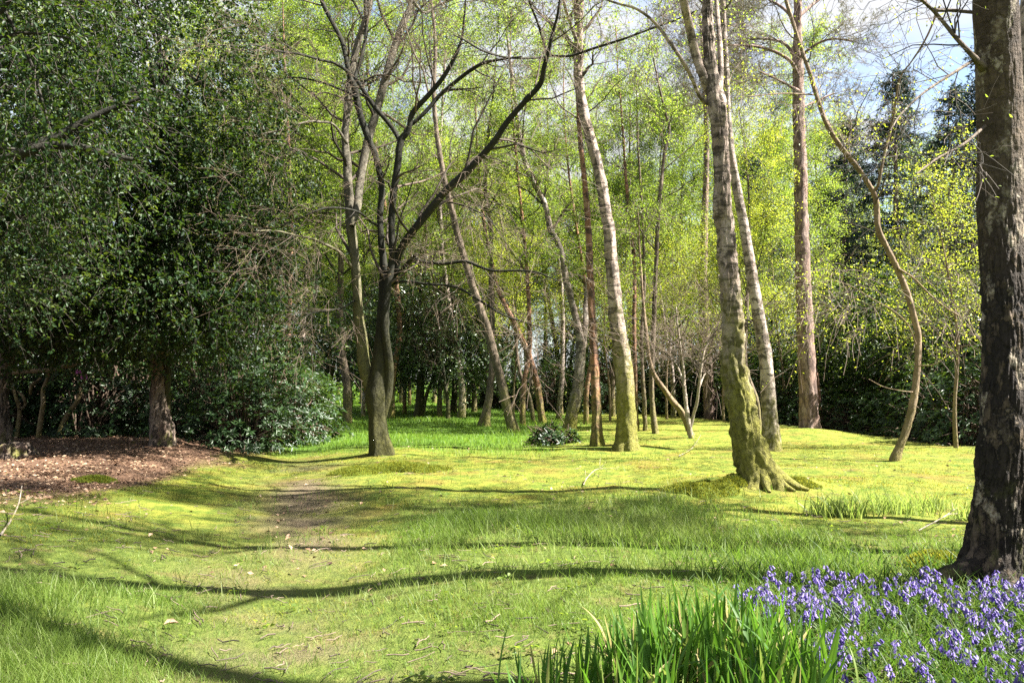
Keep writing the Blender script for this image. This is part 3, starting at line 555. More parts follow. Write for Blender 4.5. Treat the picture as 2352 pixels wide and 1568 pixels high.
traced('bare_sapling', 'bare pale dead sapling with several thin stems, left of the forked birch', [(1588, 1006, 11), (1580, 960, 9), (1573, 900, 8), (1570, 856, 7), (1563, 800, 5), (1556, 740, 4)], 'dead', .2, .5, (14, 1.3, 0), zc=1.0, seed=18, cat='sapling', twigm='twig', bk=(4, 4), up3=-.1, tmin=.2, sides=10,
       extra=[([(1586, 985, 7), (1593, 950, 7), (1601, 923, 7), (1606, 880, 6), (1611, 840, 6), (1618, 803, 5), (1632, 778, 5), (1645, 756, 4), (1660, 710, 3)], -.6, 0), ([(1573, 890, 5), (1560, 850, 4), (1545, 820, 3), (1540, 780, 2)], .5, 0), ([(1606, 890, 4), (1618, 860, 3), (1630, 850, 2)], .5, 0)])

# --- the dark forked tree on the left of the clearing
g = G(878, 1042); T = Tree('beech_tree', 'dark many stemmed beech with bare spreading limbs, right of the path', 'tree', g); Y = g[1]
q, r = stem([(876, 1042, 52), (872, 1000, 44), (869, 956, 38), (866, 905, 50), (872, 850, 38), (877, 790, 30), (880, 740, 27), (884, 690, 27), (886, 645, 27), (880, 600, 17), (874, 540, 15), (873, 490, 14), (877, 430, 14), (864, 360, 14), (847, 320, 15), (827, 260, 16), (814, 200, 15), (804, 180, 12), (794, 133, 11), (784, 93, 11), (763, 50, 10), (737, -5, 9), (720, -70, 8)], Y, g, ext=2.5, seed=3)
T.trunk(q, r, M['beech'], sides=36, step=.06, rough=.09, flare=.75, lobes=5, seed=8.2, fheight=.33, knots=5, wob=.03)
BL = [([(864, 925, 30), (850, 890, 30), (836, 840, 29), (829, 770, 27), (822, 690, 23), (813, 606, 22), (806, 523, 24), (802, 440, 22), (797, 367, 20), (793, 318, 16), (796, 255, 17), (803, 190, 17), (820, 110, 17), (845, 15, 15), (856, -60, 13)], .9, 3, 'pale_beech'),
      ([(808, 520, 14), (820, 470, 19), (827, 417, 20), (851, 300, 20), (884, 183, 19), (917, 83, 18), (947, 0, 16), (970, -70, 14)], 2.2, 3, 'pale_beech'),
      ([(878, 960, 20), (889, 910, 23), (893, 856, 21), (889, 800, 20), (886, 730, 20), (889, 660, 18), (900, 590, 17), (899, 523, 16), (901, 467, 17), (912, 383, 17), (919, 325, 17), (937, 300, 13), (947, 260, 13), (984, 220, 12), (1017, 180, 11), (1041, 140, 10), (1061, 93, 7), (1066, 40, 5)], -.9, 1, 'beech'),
      ([(886, 650, 15), (901, 633, 18), (917, 580, 18), (934, 550, 19), (957, 520, 18), (991, 477, 18), (1024, 437, 17), (1067, 397, 17), (1104, 360, 16), (1137, 323, 15), (1167, 277, 14), (1207, 233, 13), (1241, 193, 13), (1251, 153, 12), (1262, 117, 9), (1275, 60, 7), (1284, 20, 6), (1290, -60, 5)], -2.6, .5, 'beech'),
      ([(919, 325, 11), (905, 300, 11), (884, 273, 11), (851, 233, 11), (824, 188, 10), (818, 175, 9), (831, 127, 9), (840, 70, 9), (839, 0, 8), (850, -60, 6)], .8, 1.5, 'beech'),
      ([(930, 302, 9), (941, 290, 9), (977, 257, 10), (1011, 217, 10), (1061, 177, 10), (1107, 147, 9), (1144, 138, 6), (1200, 130, 4)], -.5, 0, 'beech'),
      ([(1256, 128, 6), (1246, 90, 6), (1234, 50, 6), (1214, 0, 5), (1205, -50, 4)], -2.6, .5, 'beech'),
      ([(1262, 128, 6), (1310, 128, 6), (1360, 112, 6), (1417, 95, 6), (1480, 72, 5), (1551, 47, 4), (1600, 25, 3)], -3.2, 0, 'beech'),
      ([(1255, 132, 5), (1200, 134, 5), (1151, 130, 5), (1105, 115, 5), (1067, 93, 4), (1040, 80, 3)], -2.2, 0, 'beech'),
      ([(895, 640, 9), (912, 628, 9), (935, 605, 9), (957, 584, 8), (960, 598, 8), (1010, 606, 8), (1067, 601, 8), (1100, 612, 7), (1134, 622, 6), (1190, 622, 5), (1234, 626, 4), (1280, 645, 3)], -2.5, 0, 'beech'),
      ([(893, 655, 8), (927, 646, 7), (980, 652, 6), (1024, 656, 6), (1060, 665, 6), (1084, 680, 5), (1120, 700, 5), (1160, 725, 4), (1234, 750, 3), (1270, 770, 2)], -3.2, 0, 'beech'),
      ([(1005, 460, 5), (1050, 468, 4), (1085, 480, 4), (1120, 500, 3), (1145, 530, 3)], -1.5, 0, 'beech'),
      ([(806, 612, 8), (784, 583, 7), (755, 565, 7), (717, 549, 6), (675, 540, 5), (633, 530, 4), (590, 530, 3)], -2.6, 0, 'pale_beech'),
      ([(872, 520, 7), (850, 508, 6), (825, 488, 6), (784, 478, 5), (740, 480, 5), (690, 500, 4), (640, 520, 3)], -1.8, 0, 'beech'),
      ([(806, 170, 8), (770, 146, 7), (733, 137, 6), (690, 125, 6), (640, 118, 5), (590, 105, 4), (555, 95, 3)], -2.4, 0, 'beech'),
      ([(797, 330, 7), (767, 287, 6), (735, 280, 6), (700, 281, 5), (640, 300, 4), (583, 312, 3)], -2.2, 0, 'pale_beech'),
      ([(820, 225, 6), (780, 205, 5), (740, 190, 5), (680, 178, 4), (620, 185, 3)], 1.5, 0, 'beech'),
      ([(815, 690, 6), (790, 705, 5), (760, 712, 4), (720, 718, 3), (690, 735, 2)], -1.5, 0, 'beech'),
      ([(950, 5, 9), (975, 30, 6), (1010, 10, 6), (1060, -10, 4)], 1, 0, 'pale_beech')]
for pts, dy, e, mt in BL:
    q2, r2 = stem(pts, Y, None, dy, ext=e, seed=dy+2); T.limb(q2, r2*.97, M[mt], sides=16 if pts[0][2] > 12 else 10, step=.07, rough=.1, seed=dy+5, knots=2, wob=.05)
rg2 = np.random.default_rng(21)
PB = [cut(*p, 2.4) for p in T.poly]
sets = branch_set(PB[:5], 16, (1.0, 3.2), (.5, 1.25), -.02, 6, (.6, 1.7), 5, (.3, .8), -.1, .15, rg2, up2=-.1)
sets2 = branch_set(PB[5:], 9, (.7, 2.2), (.4, 1.1), -.05, 6, (.4, 1.2), 4, (.2, .6), -.12, .25, rg2, up2=-.1)
sets = [(np.concatenate([p[0], q_[0]]), np.concatenate([p[1], q_[1]])) for p, q_ in zip(sets, sets2)]
T.part('twig_sprays', branch_mesh(sets, .0030, (.2, .4, .7)), M['twig'])
lb = Buf(); leaf_on(lb, sets[2][0], 3, (.02, .034), spread=.01, rg=rg2); T.part('crown', lb, M['bud'])

# ------------------------------------------------------------------ evergreens
def gnd(x, y): return np.array([x, y, float(hgt(x, y))])
def sprays(buf, twb, cen, rad, n, per, L, size, zmin=-9, rg=rng, shell=.35, leafk={}, axis=None):
    """leafy shoots through an ellipsoid volume, thicker towards its surface, hanging a little"""
    d = unit(rg.normal(size=(n, 3))); rr = rg.uniform(shell, 1, n)**.6; d2 = d*rr[:, None]
    lump = 1+.22*fbm(d*2.2+cen[0], 2); p = cen+d2*np.asarray(rad)*lump[:, None]; k = p[:, 2] > zmin; p = p[k]; d = d[k]
    dirs = unit(d*.8+rg.normal(size=p.shape)*.55+np.array([0, 0, -.25])); s = np.linspace(0, 1, 5)[None, :, None]
    LL = rg.uniform(L[0], L[1], len(p))[:, None, None]; Q = p[:, None]+dirs[:, None]*s*LL+np.array([0, 0, -.28])*s*s*LL+rg.normal(size=(len(p), 5, 3))*.03
    tubes(twb, Q, np.full((len(p), 5), .005)*np.linspace(1.3, .5, 5), 3, .35)
    leaf_on(buf, Q, per, size, .0, .02, .1, rg=rg, hexa=True, **leafk); return p
def holly(name, label, base, stems, blobs, per=16, size=(.05, .085), limbs=60, zmin=2.0):
    T = Tree(name, label, 'tree', base)
    tp = None
    for i, (q, r) in enumerate(stems):
        if i == 0: T.trunk(q, r, M['holly_bark'], sides=36, step=.07, rough=.18, flare=.7, lobes=5, seed=3.3, fheight=.3, ridge=.06, knots=4, wob=.06)
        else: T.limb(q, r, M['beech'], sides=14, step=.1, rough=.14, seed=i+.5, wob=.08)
    lb, tb = Buf(), Buf(); pts = []
    for cen, rad, n in blobs: pts.append(sprays(lb, tb, np.array(cen), rad, n, per, (.35, .85), size, base[2]+zmin, leafk=dict(fold=.3, curl=.12, aspect=.55)))
    pts = np.concatenate(pts); sel = pts[rng.choice(len(pts), limbs, replace=False)]
    q, r = stems[0]; t = rng.uniform(.35, .98, limbs); A = poly(q, r, 12)[0]; st = at(np.repeat(A[None], limbs, 0), t)[0]
    s = np.linspace(0, 1, 8)[None, :, None]; arc = (np.sin(np.linspace(0, np.pi, 8))[None, :, None])*np.array([0, 0, .6])
    Lm = st[:, None]*(1-s)+sel[:, None]*s+arc+np.cumsum(rng.normal(size=(limbs, 8, 3)), 1)*.06*s
    tubes(tb, Lm, np.linspace(.045, .010, 8)[None]*np.ones((limbs, 1)), 5, .1)
    T.part('twig_sprays', tb, M['twig_dark']); T.part('crown', lb, M['holly_leaf']); return T
def hstem(base, pts):
    q = np.array([[base[0]+a, base[1]+b_, base[2]+z] for a, b_, z, _ in pts]); return q, np.array([x[3] for x in pts])
g = G(370, 1022); Yh = g[1]
q, r = stem([(372, 1022, 50), (368, 960, 42), (366, 900, 37), (364, 840, 33), (362, 780, 30), (366, 690, 27), (358, 560, 24), (372, 420, 20), (380, 280, 16), (376, 120, 12)], Yh, g, seed=2)
q3, r3 = stem([(388, 1010, 16), (386, 960, 15), (384, 900, 14), (388, 830, 12), (400, 760, 9)], Yh, None, .2)
cx = g[0]; gz = g[2]
holly('holly_tree', 'tall glossy dark holly whose fluted trunk stands on the leaf litter left of the path', g, [(q, r), (q3, r3)],
      [((cx-.2, Yh-1.0, gz+5.0), (3.0, 3.2, 2.6), 1500), ((cx+.2, Yh-.3, gz+8.5), (2.5, 3.2, 3.4), 1200), ((cx-1.6, Yh-1.6, gz+4.2), (2.6, 2.6, 2.0), 900), ((cx-1.2, Yh-1, gz+11.5), (2.4, 3, 3), 500), ((cx+1.5, Yh-.9, gz+4.3), (1.7, 2.0, 2.0), 800), ((cx+2.1, Yh-1.2, gz+6.3), (1.5, 1.8, 2.2), 500), ((cx+.6, Yh-2.2, gz+3.0), (2.6, 1.5, 1.0), 800), ((cx-2.6, Yh-2.2, gz+2.9), (2.4, 1.8, .9), 700), ((cx+.4, Yh+2.5, gz+3.2), (4., 1.4, 2.2), 700), ((cx-1.8, Yh-2.4, gz+6.5), (2.6, 1.6, 2.4), 900)], 17, (.055, .12), 70, 2.1)
b0 = gnd(-8.6, 10.6)
q, r = hstem(b0, [(0, 0, -.3, .2), (.05, 0, 1, .18), (.2, .1, 2.4, .16), (.5, 0, 4, .14), (.7, .2, 6, .1), (.6, .1, 8.5, .06)])
holly('holly_tree', 'nearer dark holly overhanging from the top left corner of the photo', b0, [(q, r), hstem(b0, [(.3, 0, 3.0, .10), (1.2, -.1, 4.0, .085), (2.4, -.1, 4.6, .06), (3.4, .2, 4.5, .03)]), hstem(b0, [(.5, 0, 4.2, .09), (1.6, .4, 4.6, .07), (2.6, .7, 5.3, .045), (3.2, .8, 5.6, .02)])],
      [((b0[0]+1.6, 10.8, b0[2]+5.6), (2.1, 2.2, 2.3), 900), ((b0[0]+1.3, 11.4, b0[2]+8.4), (2.3, 2.4, 2.4), 600), ((b0[0]+.2, 11.6, b0[2]+3.6), (1.9, 2, 1.3), 420)], 16, (.055, .09), 40, 2.0)
b0 = gnd(-12.5, 19.5)
q, r = hstem(b0, [(0, 0, -.3, .22), (0, 0, 1.4, .19), (.2, .1, 3, .16), (.4, 0, 6, .13), (.3, .2, 9, .1), (.2, .1, 12, .06)])
holly('holly_tree', 'dense shadowy holly behind the bare rhododendron stems at the left edge', b0, [(q, r)], [((b0[0]+.5, 19.2, b0[2]+5.2), (3.2, 3, 3.2), 1000), ((b0[0]+1, 19.2, b0[2]+9.5), (3.0, 3, 3.6), 700)], 16, (.07, .11), 50, 1.9)

def rosettes(buf, p, ax, n, size, rg=rng):
    N = len(p); rep = np.repeat(np.arange(N), n); a = unit(ax)[rep]; d = perp(a, rg); k = rg.uniform(-.1, .75, len(rep))[:, None]
    D = unit(d+a*k+np.array([0, 0, -.12])); leaves(buf, p[rep]+d*.01, D, a+rg.normal(size=a.shape)*.15, rg.uniform(size[0], size[1], len(rep)), .30, .12, True, np.clip(rg.uniform(0, .5, N)[rep]+rg.uniform(0, .5, len(rep)), 0, 1), rg, .18)
def rhodo_mesh(seed, w, h, n, size=(.10, .17), stems=9, low=.1, d=None):
    rg = np.random.default_rng(seed); d = d or w; lb, sb = Buf(), Buf()
    v = unit(rg.normal(size=(n, 3))); v[:, 2] = np.abs(v[:, 2])*1.1-low; rr = np.where(rg.uniform(size=n) < .72, rg.uniform(.82, 1.05, n), rg.uniform(.25, .85, n))
    p = v*rr[:, None]*(1+.28*fbm(v*2+seed, 2))[:, None]*np.array([w, d, h]); p[:, 2] = np.maximum(p[:, 2], .08)
    rosettes(lb, p, v*.8+np.array([0, 0, .7])+rg.normal(size=v.shape)*.3, 9, size, rg)
    k = rg.choice(n, min(n, 160)); st = np.stack([rg.normal(0, .22*w, stems), rg.normal(0, .22*d, stems), np.zeros(stems)-.1], -1)
    s = np.linspace(0, 1, 7)[None, :, None]
    rep = rg.integers(0, stems, len(k)); e = p[k]; q = st[rep][:, None]*(1-s)+e[:, None]*s+np.sin(s*np.pi)*np.array([0, 0, .12*h])+np.cumsum(rg.normal(size=(len(k), 7, 3)), 1)*.05*s
    tubes(sb, q, np.linspace(.03, .008, 7)[None]*np.ones((len(k), 1)), 4, .3)
    return sb, lb
RP = []
for i, (w, h, n, dd) in enumerate([(2.1, 2.6, 1000, 1.9), (1.7, 1.9, 720, 1.7), (2.4, 3.6, 1300, 2.0)]):
    sb, lb = rhodo_mesh(40+i, w, h, n, d=dd); RP.append((sb.mesh('twig_sprays', M['rhodo_bark']), lb.mesh('crown', M['rhodo_leaf'], True)))
def rhodo(i, x, y, s, rz, label, group='dark rhododendron bushes walling the clearing', sz=1.):
    o = thing('rhododendron_bush', label, 'bush', gnd(x, y), group); o.scale = (s, s, s*sz); o.rotation_euler = (0, 0, rz)
    link('twig_sprays', RP[i][0], o); link('crown', RP[i][1], o); return o
HG = 'rhododendron in the dark evergreen thicket closing the right side of the clearing'
rr = np.random.default_rng(5)
k = 0
for y in np.arange(16, 47, 2.3):
    ex = float(edge_x(y))
    for row, off in enumerate((2.4, 5.6)):
        s = rr.uniform(.85, 1.15)*(1.0 if row == 0 else 1.35)
        rhodo(int(rr.integers(0, 3)), ex+off+rr.uniform(-.3, .3), y+rr.uniform(-.5, .5), s, rr.uniform(0, 6.28), HG if row == 0 else 'taller rhododendron at the back of the dark thicket on the right', 'rhododendrons of the right thicket' if row == 0 else 'tall rhododendrons behind the right thicket')
for x, y, i, s, rz in [(5.5, 45, 2, 1.25, 1), (9.2, 44, 0, 1.3, 2), (13, 49, 2, 1.4, 3), (17.5, 53, 0, 1.6, 4), (2.0, 47, 0, 1.1, 5), (-1.0, 52, 2, 1.1, .4)]:
    rhodo(i, x, y, s, rz, 'shaded rhododendron across the far side of the clearing behind the thin trunks', 'rhododendrons closing the far side of the clearing')
# left bank bushes
for (u, v, Y, i, s, rz, lab) in [(560, 985, 21, 1, 1.0, .5, 'sunlit rhododendron spilling onto the leaf litter beside the path'), (640, 960, 25, 0, 1.05, 1.5, 'rhododendron at the far end of the left bank where the path narrows'), (470, 985, 23, 2, .95, 2.4, 'tall rhododendron right behind the fluted holly trunk'), (590, 960, 28, 2, 1.15, 3.6, 'tall rhododendron between the sunlit bush and the pale far birches'), (520, 960, 30, 0, 1.5, 4.2, 'large rhododendron deep behind the left bank'), (675, 945, 30, 1, 1.1, 5., 'small rhododendron nearest the far lawn on the left bank'), (250, 980, 24, 2, 1.2, 1.9, 'dark rhododendron in the hollow left of the fluted holly trunk'), (120, 975, 24.5, 0, 1.35, 2.9, 'dark rhododendron behind the bare twisting stems'), (-40, 975, 23, 2, 1.3, .9, 'rhododendron at the very left edge of the clearing'), (350, 970, 27, 2, 1.4, .2, 'shadowy rhododendron straight behind the fluted holly trunk')]:
    p = P(u, v, Y); rhodo(i, p[0], Y, s, rz, lab, 'rhododendrons on the left bank')
# open grown rhododendron with bare twisting stems, left edge
g = G(95, 1004); o = thing('rhododendron_bush', 'old rhododendron with bare twisting stems and two purple blooms', 'bush', g)
Yb = g[1]
for i, (pts, dy) in enumerate([([(38, 1004, 11), (42, 975, 10), (46, 940, 9), (38, 915, 8), (30, 890, 6), (20, 860, 5)], .3), ([(88, 1000, 12), (92, 965, 11), (98, 925, 10), (98, 895, 9), (108, 870, 8), (118, 850, 6), (150, 838, 5)], -.3), ([(135, 1002, 14), (143, 975, 12), (160, 945, 11), (178, 920, 10), (186, 890, 9), (200, 860, 6)], .2), ([(-30, 868, 12), (5, 858, 11), (60, 852, 12), (110, 850, 11), (150, 842, 10), (200, 832, 10), (230, 818, 8), (260, 805, 5)], -.5), ([(46, 940, 7), (58, 930, 6), (52, 910, 6), (40, 900, 5)], .2), ([(70, 905, 6), (72, 885, 8), (85, 875, 7), (95, 866, 5)], .1), ([(125, 850, 5), (130, 815, 5), (120, 795, 4), (135, 770, 3)], .1), ([(-10, 1000, 13), (2, 960, 12), (12, 920, 10), (5, 880, 8)], .5)]):
    q, r = stem(pts, Yb, None, dy, seed=i); bb = Buf()
    if pts[0][1] > 990: q[0] = [q[0][0], q[0][1], float(hgt(q[0][0], q[0][1]))-.1]
    trunk(bb, q, r, sides=12, step=.06, rough=.14, seed=i+.7, knots=2, wob=.06); link('stem', bb.mesh('stem', M['hazel'], True, g), o)  # paler bark than the other bushes: light on the stems put into colour
lb = Buf(); n = 420; c0 = P(110, 770, Yb); v = unit(rng.normal(size=(n, 3))); p = c0+v*rng.uniform(.2, 1, n)[:, None]**.5*np.array([2.2, 1.2, .75])
rosettes(lb, p, v*.5+np.array([0, 0, .9]), 8, (.10, .17)); link('crown', lb.mesh('crown', M['rhodo_leaf'], True, g), o)
def bloom(u, v, Y, par, org):
    fb = Buf(); c = P(u, v, Y)
    for k in range(12):
        d = unit(rng.normal(size=3)+np.array([0, -.4, .5])); leaves(fb, np.repeat((c+d*.05)[None], 5, 0), perp(np.repeat(d[None], 5, 0), rng)+d*.5, np.repeat(d[None], 5, 0), .06, .7, .2)
    link('flower', fb.mesh('flower', M['pink'], True, org), par)
bloom(180, 855, Yb-.7, o, g); bloom(193, 866, Yb-.7, o, g)
# small dark bush at the foot of the grey leaning trunk
g = G(1273, 1020); sb, lb = rhodo_mesh(77, .72, .55, 150, (.11, .17), 5, d=.6); o = thing('rhododendron_bush', 'low glossy bush alone on the moss at the foot of the grey bent trunk', 'bush', g)
link('twig_sprays', sb.mesh('twig_sprays', M['rhodo_bark']), o); link('crown', lb.mesh('crown', M['rhodo_leaf']), o)

# dark holly-like shrubs under the beech boughs, far side of the lawn
HB = None
for (u, v, Y, s, lab) in [(960, 925, 40, 1.15, 'grey green holly spreading low behind the dark beech trunk'), (1040, 925, 45, 1.0, 'grey green holly further back, right of the low spreading one'), (880, 925, 44, 1.0, 'holly half hidden behind the beech stems'), (800, 920, 48, 1.2, 'holly at the far end of the path')]:
    p = P(u, v, Y); b0 = gnd(p[0], Y)
    if HB is None:
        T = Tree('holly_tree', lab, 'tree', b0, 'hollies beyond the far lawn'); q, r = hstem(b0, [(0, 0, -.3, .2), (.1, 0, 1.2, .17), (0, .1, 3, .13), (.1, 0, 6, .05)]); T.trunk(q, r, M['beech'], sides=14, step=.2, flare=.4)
        lb, tb = Buf(), Buf()
        sprays(lb, tb, b0+np.array([0, 0, 4.0]), (3.2, 3.0, 2.7), 1500, 9, (.4, 1.0), (.10, .17), b0[2]+1.3, leafk=dict(fold=.3, aspect=.5)); sprays(lb, tb, b0+np.array([1., 0, 3.0]), (3.4, 2.4, 1.5), 500, 9, (.4, 1.0), (.10, .17), b0[2]+1.2, leafk=dict(fold=.3, aspect=.5))
        T.part('twig_sprays', tb, M['twig_dark']); T.part('crown', lb, M['grey_holly']); HB = T.o; HB.scale = (s, s, s)
    else: dup(HB, b0, rng.uniform(0, 6), s, lab)

DARKH = [c for c in COL.objects if c.parent is HB and c.name.startswith('crown')][0].data.copy(); DARKH.materials[0] = M['holly_leaf']
for (x, y, s, lab) in [(16.5, 29, .95, 'dark holly over the thicket behind the S-curved tree'), (19.5, 25, 1.0, 'dark holly over the thicket left of the nearby thick birch'), (15.8, 34, 1.05, 'dark holly over the thicket right of the straight pine'), (13.2, 40, 1.0, 'dark holly filling the gap left of the straight pine'), (9.0, 47.5, .9, 'dark holly behind the forked birch foot'), (23, 31, 1.25, 'broad dark holly deep in the right thicket'), (4.2, 50, .85, 'dark holly behind the rusty thin birch')]:
    d_ = dup(HB, gnd(x, y), rng.uniform(0, 6), s, lab, 'hollies over the right thicket')
    for c_ in COL.objects:
        if c_.parent is d_ and c_.name.startswith('crown'): c_.data = DARKH
# conifers
def conifer(name, label, base, h, w, nb, mat, seed, size=(.16, .3), z0=.08, droop=-.25, group=None):
    rg = np.random.default_rng(seed); T = Tree(name, label, 'tree', base, group)
    q = np.array([base+np.array([0.1*math.sin(z), 0, z]) for z in np.linspace(-.3, h, 9)]); r = np.linspace(.028*h*.6, .02, 9); T.trunk(q, r, M['pine'], sides=12, step=.4, rough=.04, ridge=.02)
    t = rg.uniform(z0, .99, nb); an = rg.uniform(0, 6.283, nb); L = w*(1-t)**.75*rg.uniform(.65, 1.15, nb)+.25
    d = np.stack([np.cos(an), np.sin(an), 0*an+.15], -1); s = np.linspace(0, 1, 7)[None, :, None]; st = base+np.stack([0*t, 0*t, t*h], -1)
    A = st[:, None]+d[:, None]*L[:, None, None]*s+np.array([0, 0, droop])*s*s*L[:, None, None]+np.cumsum(rg.normal(size=(nb, 7, 3)), 1)*.03; ra = np.linspace(.035, .008, 7)[None]*np.ones((nb, 1))
    B, rb = grow(A, ra, 11, .12, 1, (.35, 1.1), (.5, 1.0), 4, .1, -.25, rg=rg)
    lb = Buf(); rep = np.repeat(np.arange(len(B)), 13); p, tg, _, _ = at(B[rep], rg.uniform(.05, 1, len(rep)))
    leaves(lb, p, unit(tg*.7+perp(tg, rg)*.8+np.array([0, 0, -.15])), unit(rg.normal(size=p.shape)), rg.uniform(size[0], size[1], len(rep)), .22, 0, tint=np.clip(rg.uniform(0, .7, len(B))[rep]+rg.uniform(0, .3, len(rep)), 0, 1), rg=rg)
    T.part('twig_sprays', branch_mesh([(A, ra), (B, rb)], .006, (.2, .35), (4, 3)), M['twig_dark']); T.part('crown', lb, mat); return T.o
c1 = conifer('spruce_tree', 'dark blue green spruce standing against the bright sky gap', gnd(28, 50), 20, 4.6, 210, M['needle'], 1)
for x, y, s, rz, lab in [(20.5, 42, .9, .5, 'dark conifer filling the gap between the pine and the S-curved tree'), (26, 42, 1.0, 1.7, 'dark conifer right of the S-curved tree'), (22.5, 53, .95, 1, 'spruce left of the bright sky gap behind the pine'), (33, 46, 1.15, 2, 'tall dark spruce between the S-curved tree and the nearby birch'), (19.0, 45, .62, 3, 'shorter dark conifer just right of the straight pine'), (15.0, 49, .8, 4, 'dark conifer right behind the straight pine'), (25, 38, .62, 5, 'low dark conifer behind the S-curved tree')]:
    dup(c1, gnd(x, y), rz, s, lab)
def tall_pine(x, y, h, label, seed):
    b0 = gnd(x, y); T = Tree('pine_tree', label, 'tree', b0); q = b0+np.array([[.15*math.sin(z*.4+seed), .1*math.cos(z*.5), z] for z in np.linspace(-.3, h, 10)]); r = np.linspace(.30, .06, 10)
    T.trunk(q, r, M['pine'], sides=14, step=.3, ridge=.03, flare=.3); A = [cut(q, r, h*.62)]; Pt = np.stack([poly(*p)[0] for p in A]); Rd = np.stack([poly(*p)[1] for p in A])
    L1, r1 = grow(Pt, Rd, 26, .0, 1, (1.6, 3.4), (.9, 1.5), 7, .4, .5); pine_crown(T.o, [(L1[i], r1[i]) for i in range(len(L1))], b0)
tall_pine(9.8, 40, 21, 'far pine whose bluish crown fills the top right of the forked birch', 2)

# ------------------------------------------------------------------ background broadleaves
def broadleaf(seed, h, w, zc, mat, leafm, nl, lsz, n=(34, 6, 5), r0=.14, lean=.06, twig='twig', up3=-.3):
    rg = np.random.default_rng(seed); z = np.linspace(-.3, h, 11); ph = rg.uniform(0, 6, 2)
    q = np.stack([.35*np.sin(z*.32+ph[0])*sst(0, 3, z)+lean*z, .3*np.sin(z*.28+ph[1])*sst(0, 3, z), z], -1); q[:2, :2] *= .3; r = r0*np.linspace(1, .12, 11)
    tb = Buf(); trunk(tb, q, r, sides=12, step=.25, rough=.08, flare=.5, seed=seed*.7, ridge=.015, knots=3)
    ps = [cut(q, r, zc)]; sets = branch_set(ps, n[0], (w*.5, w), (.55, 1.2), .25, n[1], (.5, 1.3), n[2], (.35, .9), up3, .0, rg, up2=-.1, lp=.5)
    bb = branch_mesh(sets, .004, (.15, .3, .45)); lb = Buf(); leaf_on(lb, sets[2][0], nl, lsz, spread=.09, rg=rg); leaf_on(lb, sets[1][0], nl//2, lsz, spread=.12, rg=rg)
    return tb.mesh('trunk', M[mat]), bb.mesh('twig_sprays', M[twig]), lb.mesh('crown', M[leafm])
BPR = [broadleaf(101, 15, 3.0, 3.2, 'birch_low', 'birch_leaf', 32, (.055, .09), r0=.13), broadleaf(102, 17, 3.2, 4.5, 'birch_rust', 'birch_leaf', 30, (.055, .09), r0=.12, lean=-.07),
       broadleaf(103, 13, 3.0, 2.6, 'brown', 'lime_leaf', 27, (.05, .085), r0=.10, lean=.1), broadleaf(104, 16, 3.6, 3.0, 'brown', 'mid_leaf', 30, (.055, .095), r0=.16),
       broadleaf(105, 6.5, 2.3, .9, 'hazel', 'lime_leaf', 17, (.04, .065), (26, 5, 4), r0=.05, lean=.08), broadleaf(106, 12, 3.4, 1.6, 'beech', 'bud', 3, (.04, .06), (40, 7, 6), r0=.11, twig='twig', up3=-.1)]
BPR.append(broadleaf(107, 15, 2.2, 6.0, 'birch_low', 'birch_leaf', 4, (.05, .08), (22, 5, 4), r0=.14, lean=.03))
NAMES = ['birch_tree', 'birch_tree', 'young_tree', 'oak_tree', 'sapling', 'beech_tree']; CATS = ['tree', 'tree', 'tree', 'tree', 'sapling', 'tree']
def bgt(i, u, Y, s, rz, label, group=None, tilt=0):
    x = (u-CU)/F*Y; o = thing(NAMES[i], label, CATS[i], gnd(x, Y), group); o.scale = (s, s, s); o.rotation_euler = (0, tilt, rz)
    for nm, me in zip(('trunk', 'twig_sprays', 'crown'), BPR[i]): link(nm, me, o)
    return o
for a in [(0, 686, 34, 1.0, .3, 'pale birch trunk rising behind the end of the left bank of rhododendrons'), (1, 648, 31, 1.05, 2.2, 'browner birch just left of the pale one behind the left bank', None, .06),
          (3, 744, 46, .9, 1.1, 'dark trunk at the far end of the path'), (0, 800, 44, .9, 4.0, 'grey trunk behind the left stem of the dark beech'), (0, 836, 40, .8, 5.2, 'pale short trunk showing right behind the beech foot'),
          (2, 972, 42, 1.0, 0.0, 'thin dark trunk leaning right over the far lawn', None, .12), (3, 1010, 40, .8, 2.6, 'dark mossy stump-like trunk on the far lawn edge'), (1, 930, 43, .9, 3.3, 'short dark trunk beside the low spreading holly'),
          (3, 1090, 45, .9, 4.4, 'shadowed trunk behind the upright brown one'), (1, 1200, 33, 1.0, 1.4, 'brown trunk between the two leaning trunks'), (2, 1225, 36, 1.0, 3.0, 'slim trunk forming a V with its neighbour behind the leaning trunks', None, .1),
          (1, 1345, 34, .95, .9, 'trunk glimpsed between the grey bent trunk and the rusty thin birch'), (3, 1405, 40, 1.0, 2.2, 'shaded trunk behind the white barked birch'), (0, 1545, 40, 1.0, 3.9, 'tree behind the bare pale sapling'),
          (2, 1740, 30, 1.0, 2.0, 'dull mossy trunk half hidden behind the orange topped birch'), (1, 1880, 33, 1.0, 5.0, 'slim pale trunk close behind the straight pine'), (0, 1630, 47, 1.1, 1.0, 'tall leafy birch far behind the forked birch'),
          (4, 2190, 21, 1.1, 2.5, 'leafy sapling between the S-curved tree and the nearby birch'),
          (4, 1660, 36, 1.2, 3.5, 'bright sapling behind the foot of the forked birch'), (4, 1530, 38, 1.3, 4.5, 'bright sapling behind the bare pale one'), (4, 1400, 37, 1.2, .9, 'bright green sapling low behind the white barked birch'), (5, 1030, 38, .9, 1.9, 'twiggy bare beech behind the leaning trunks'), (4, 1180, 40, 1.3, 2.9, 'bright sapling between the leaning trunks at the lawn edge'), (4, 900, 47, 1.5, 2.2, 'bright sapling far behind the beech stems')]: bgt(*a)
rb = np.random.default_rng(99)
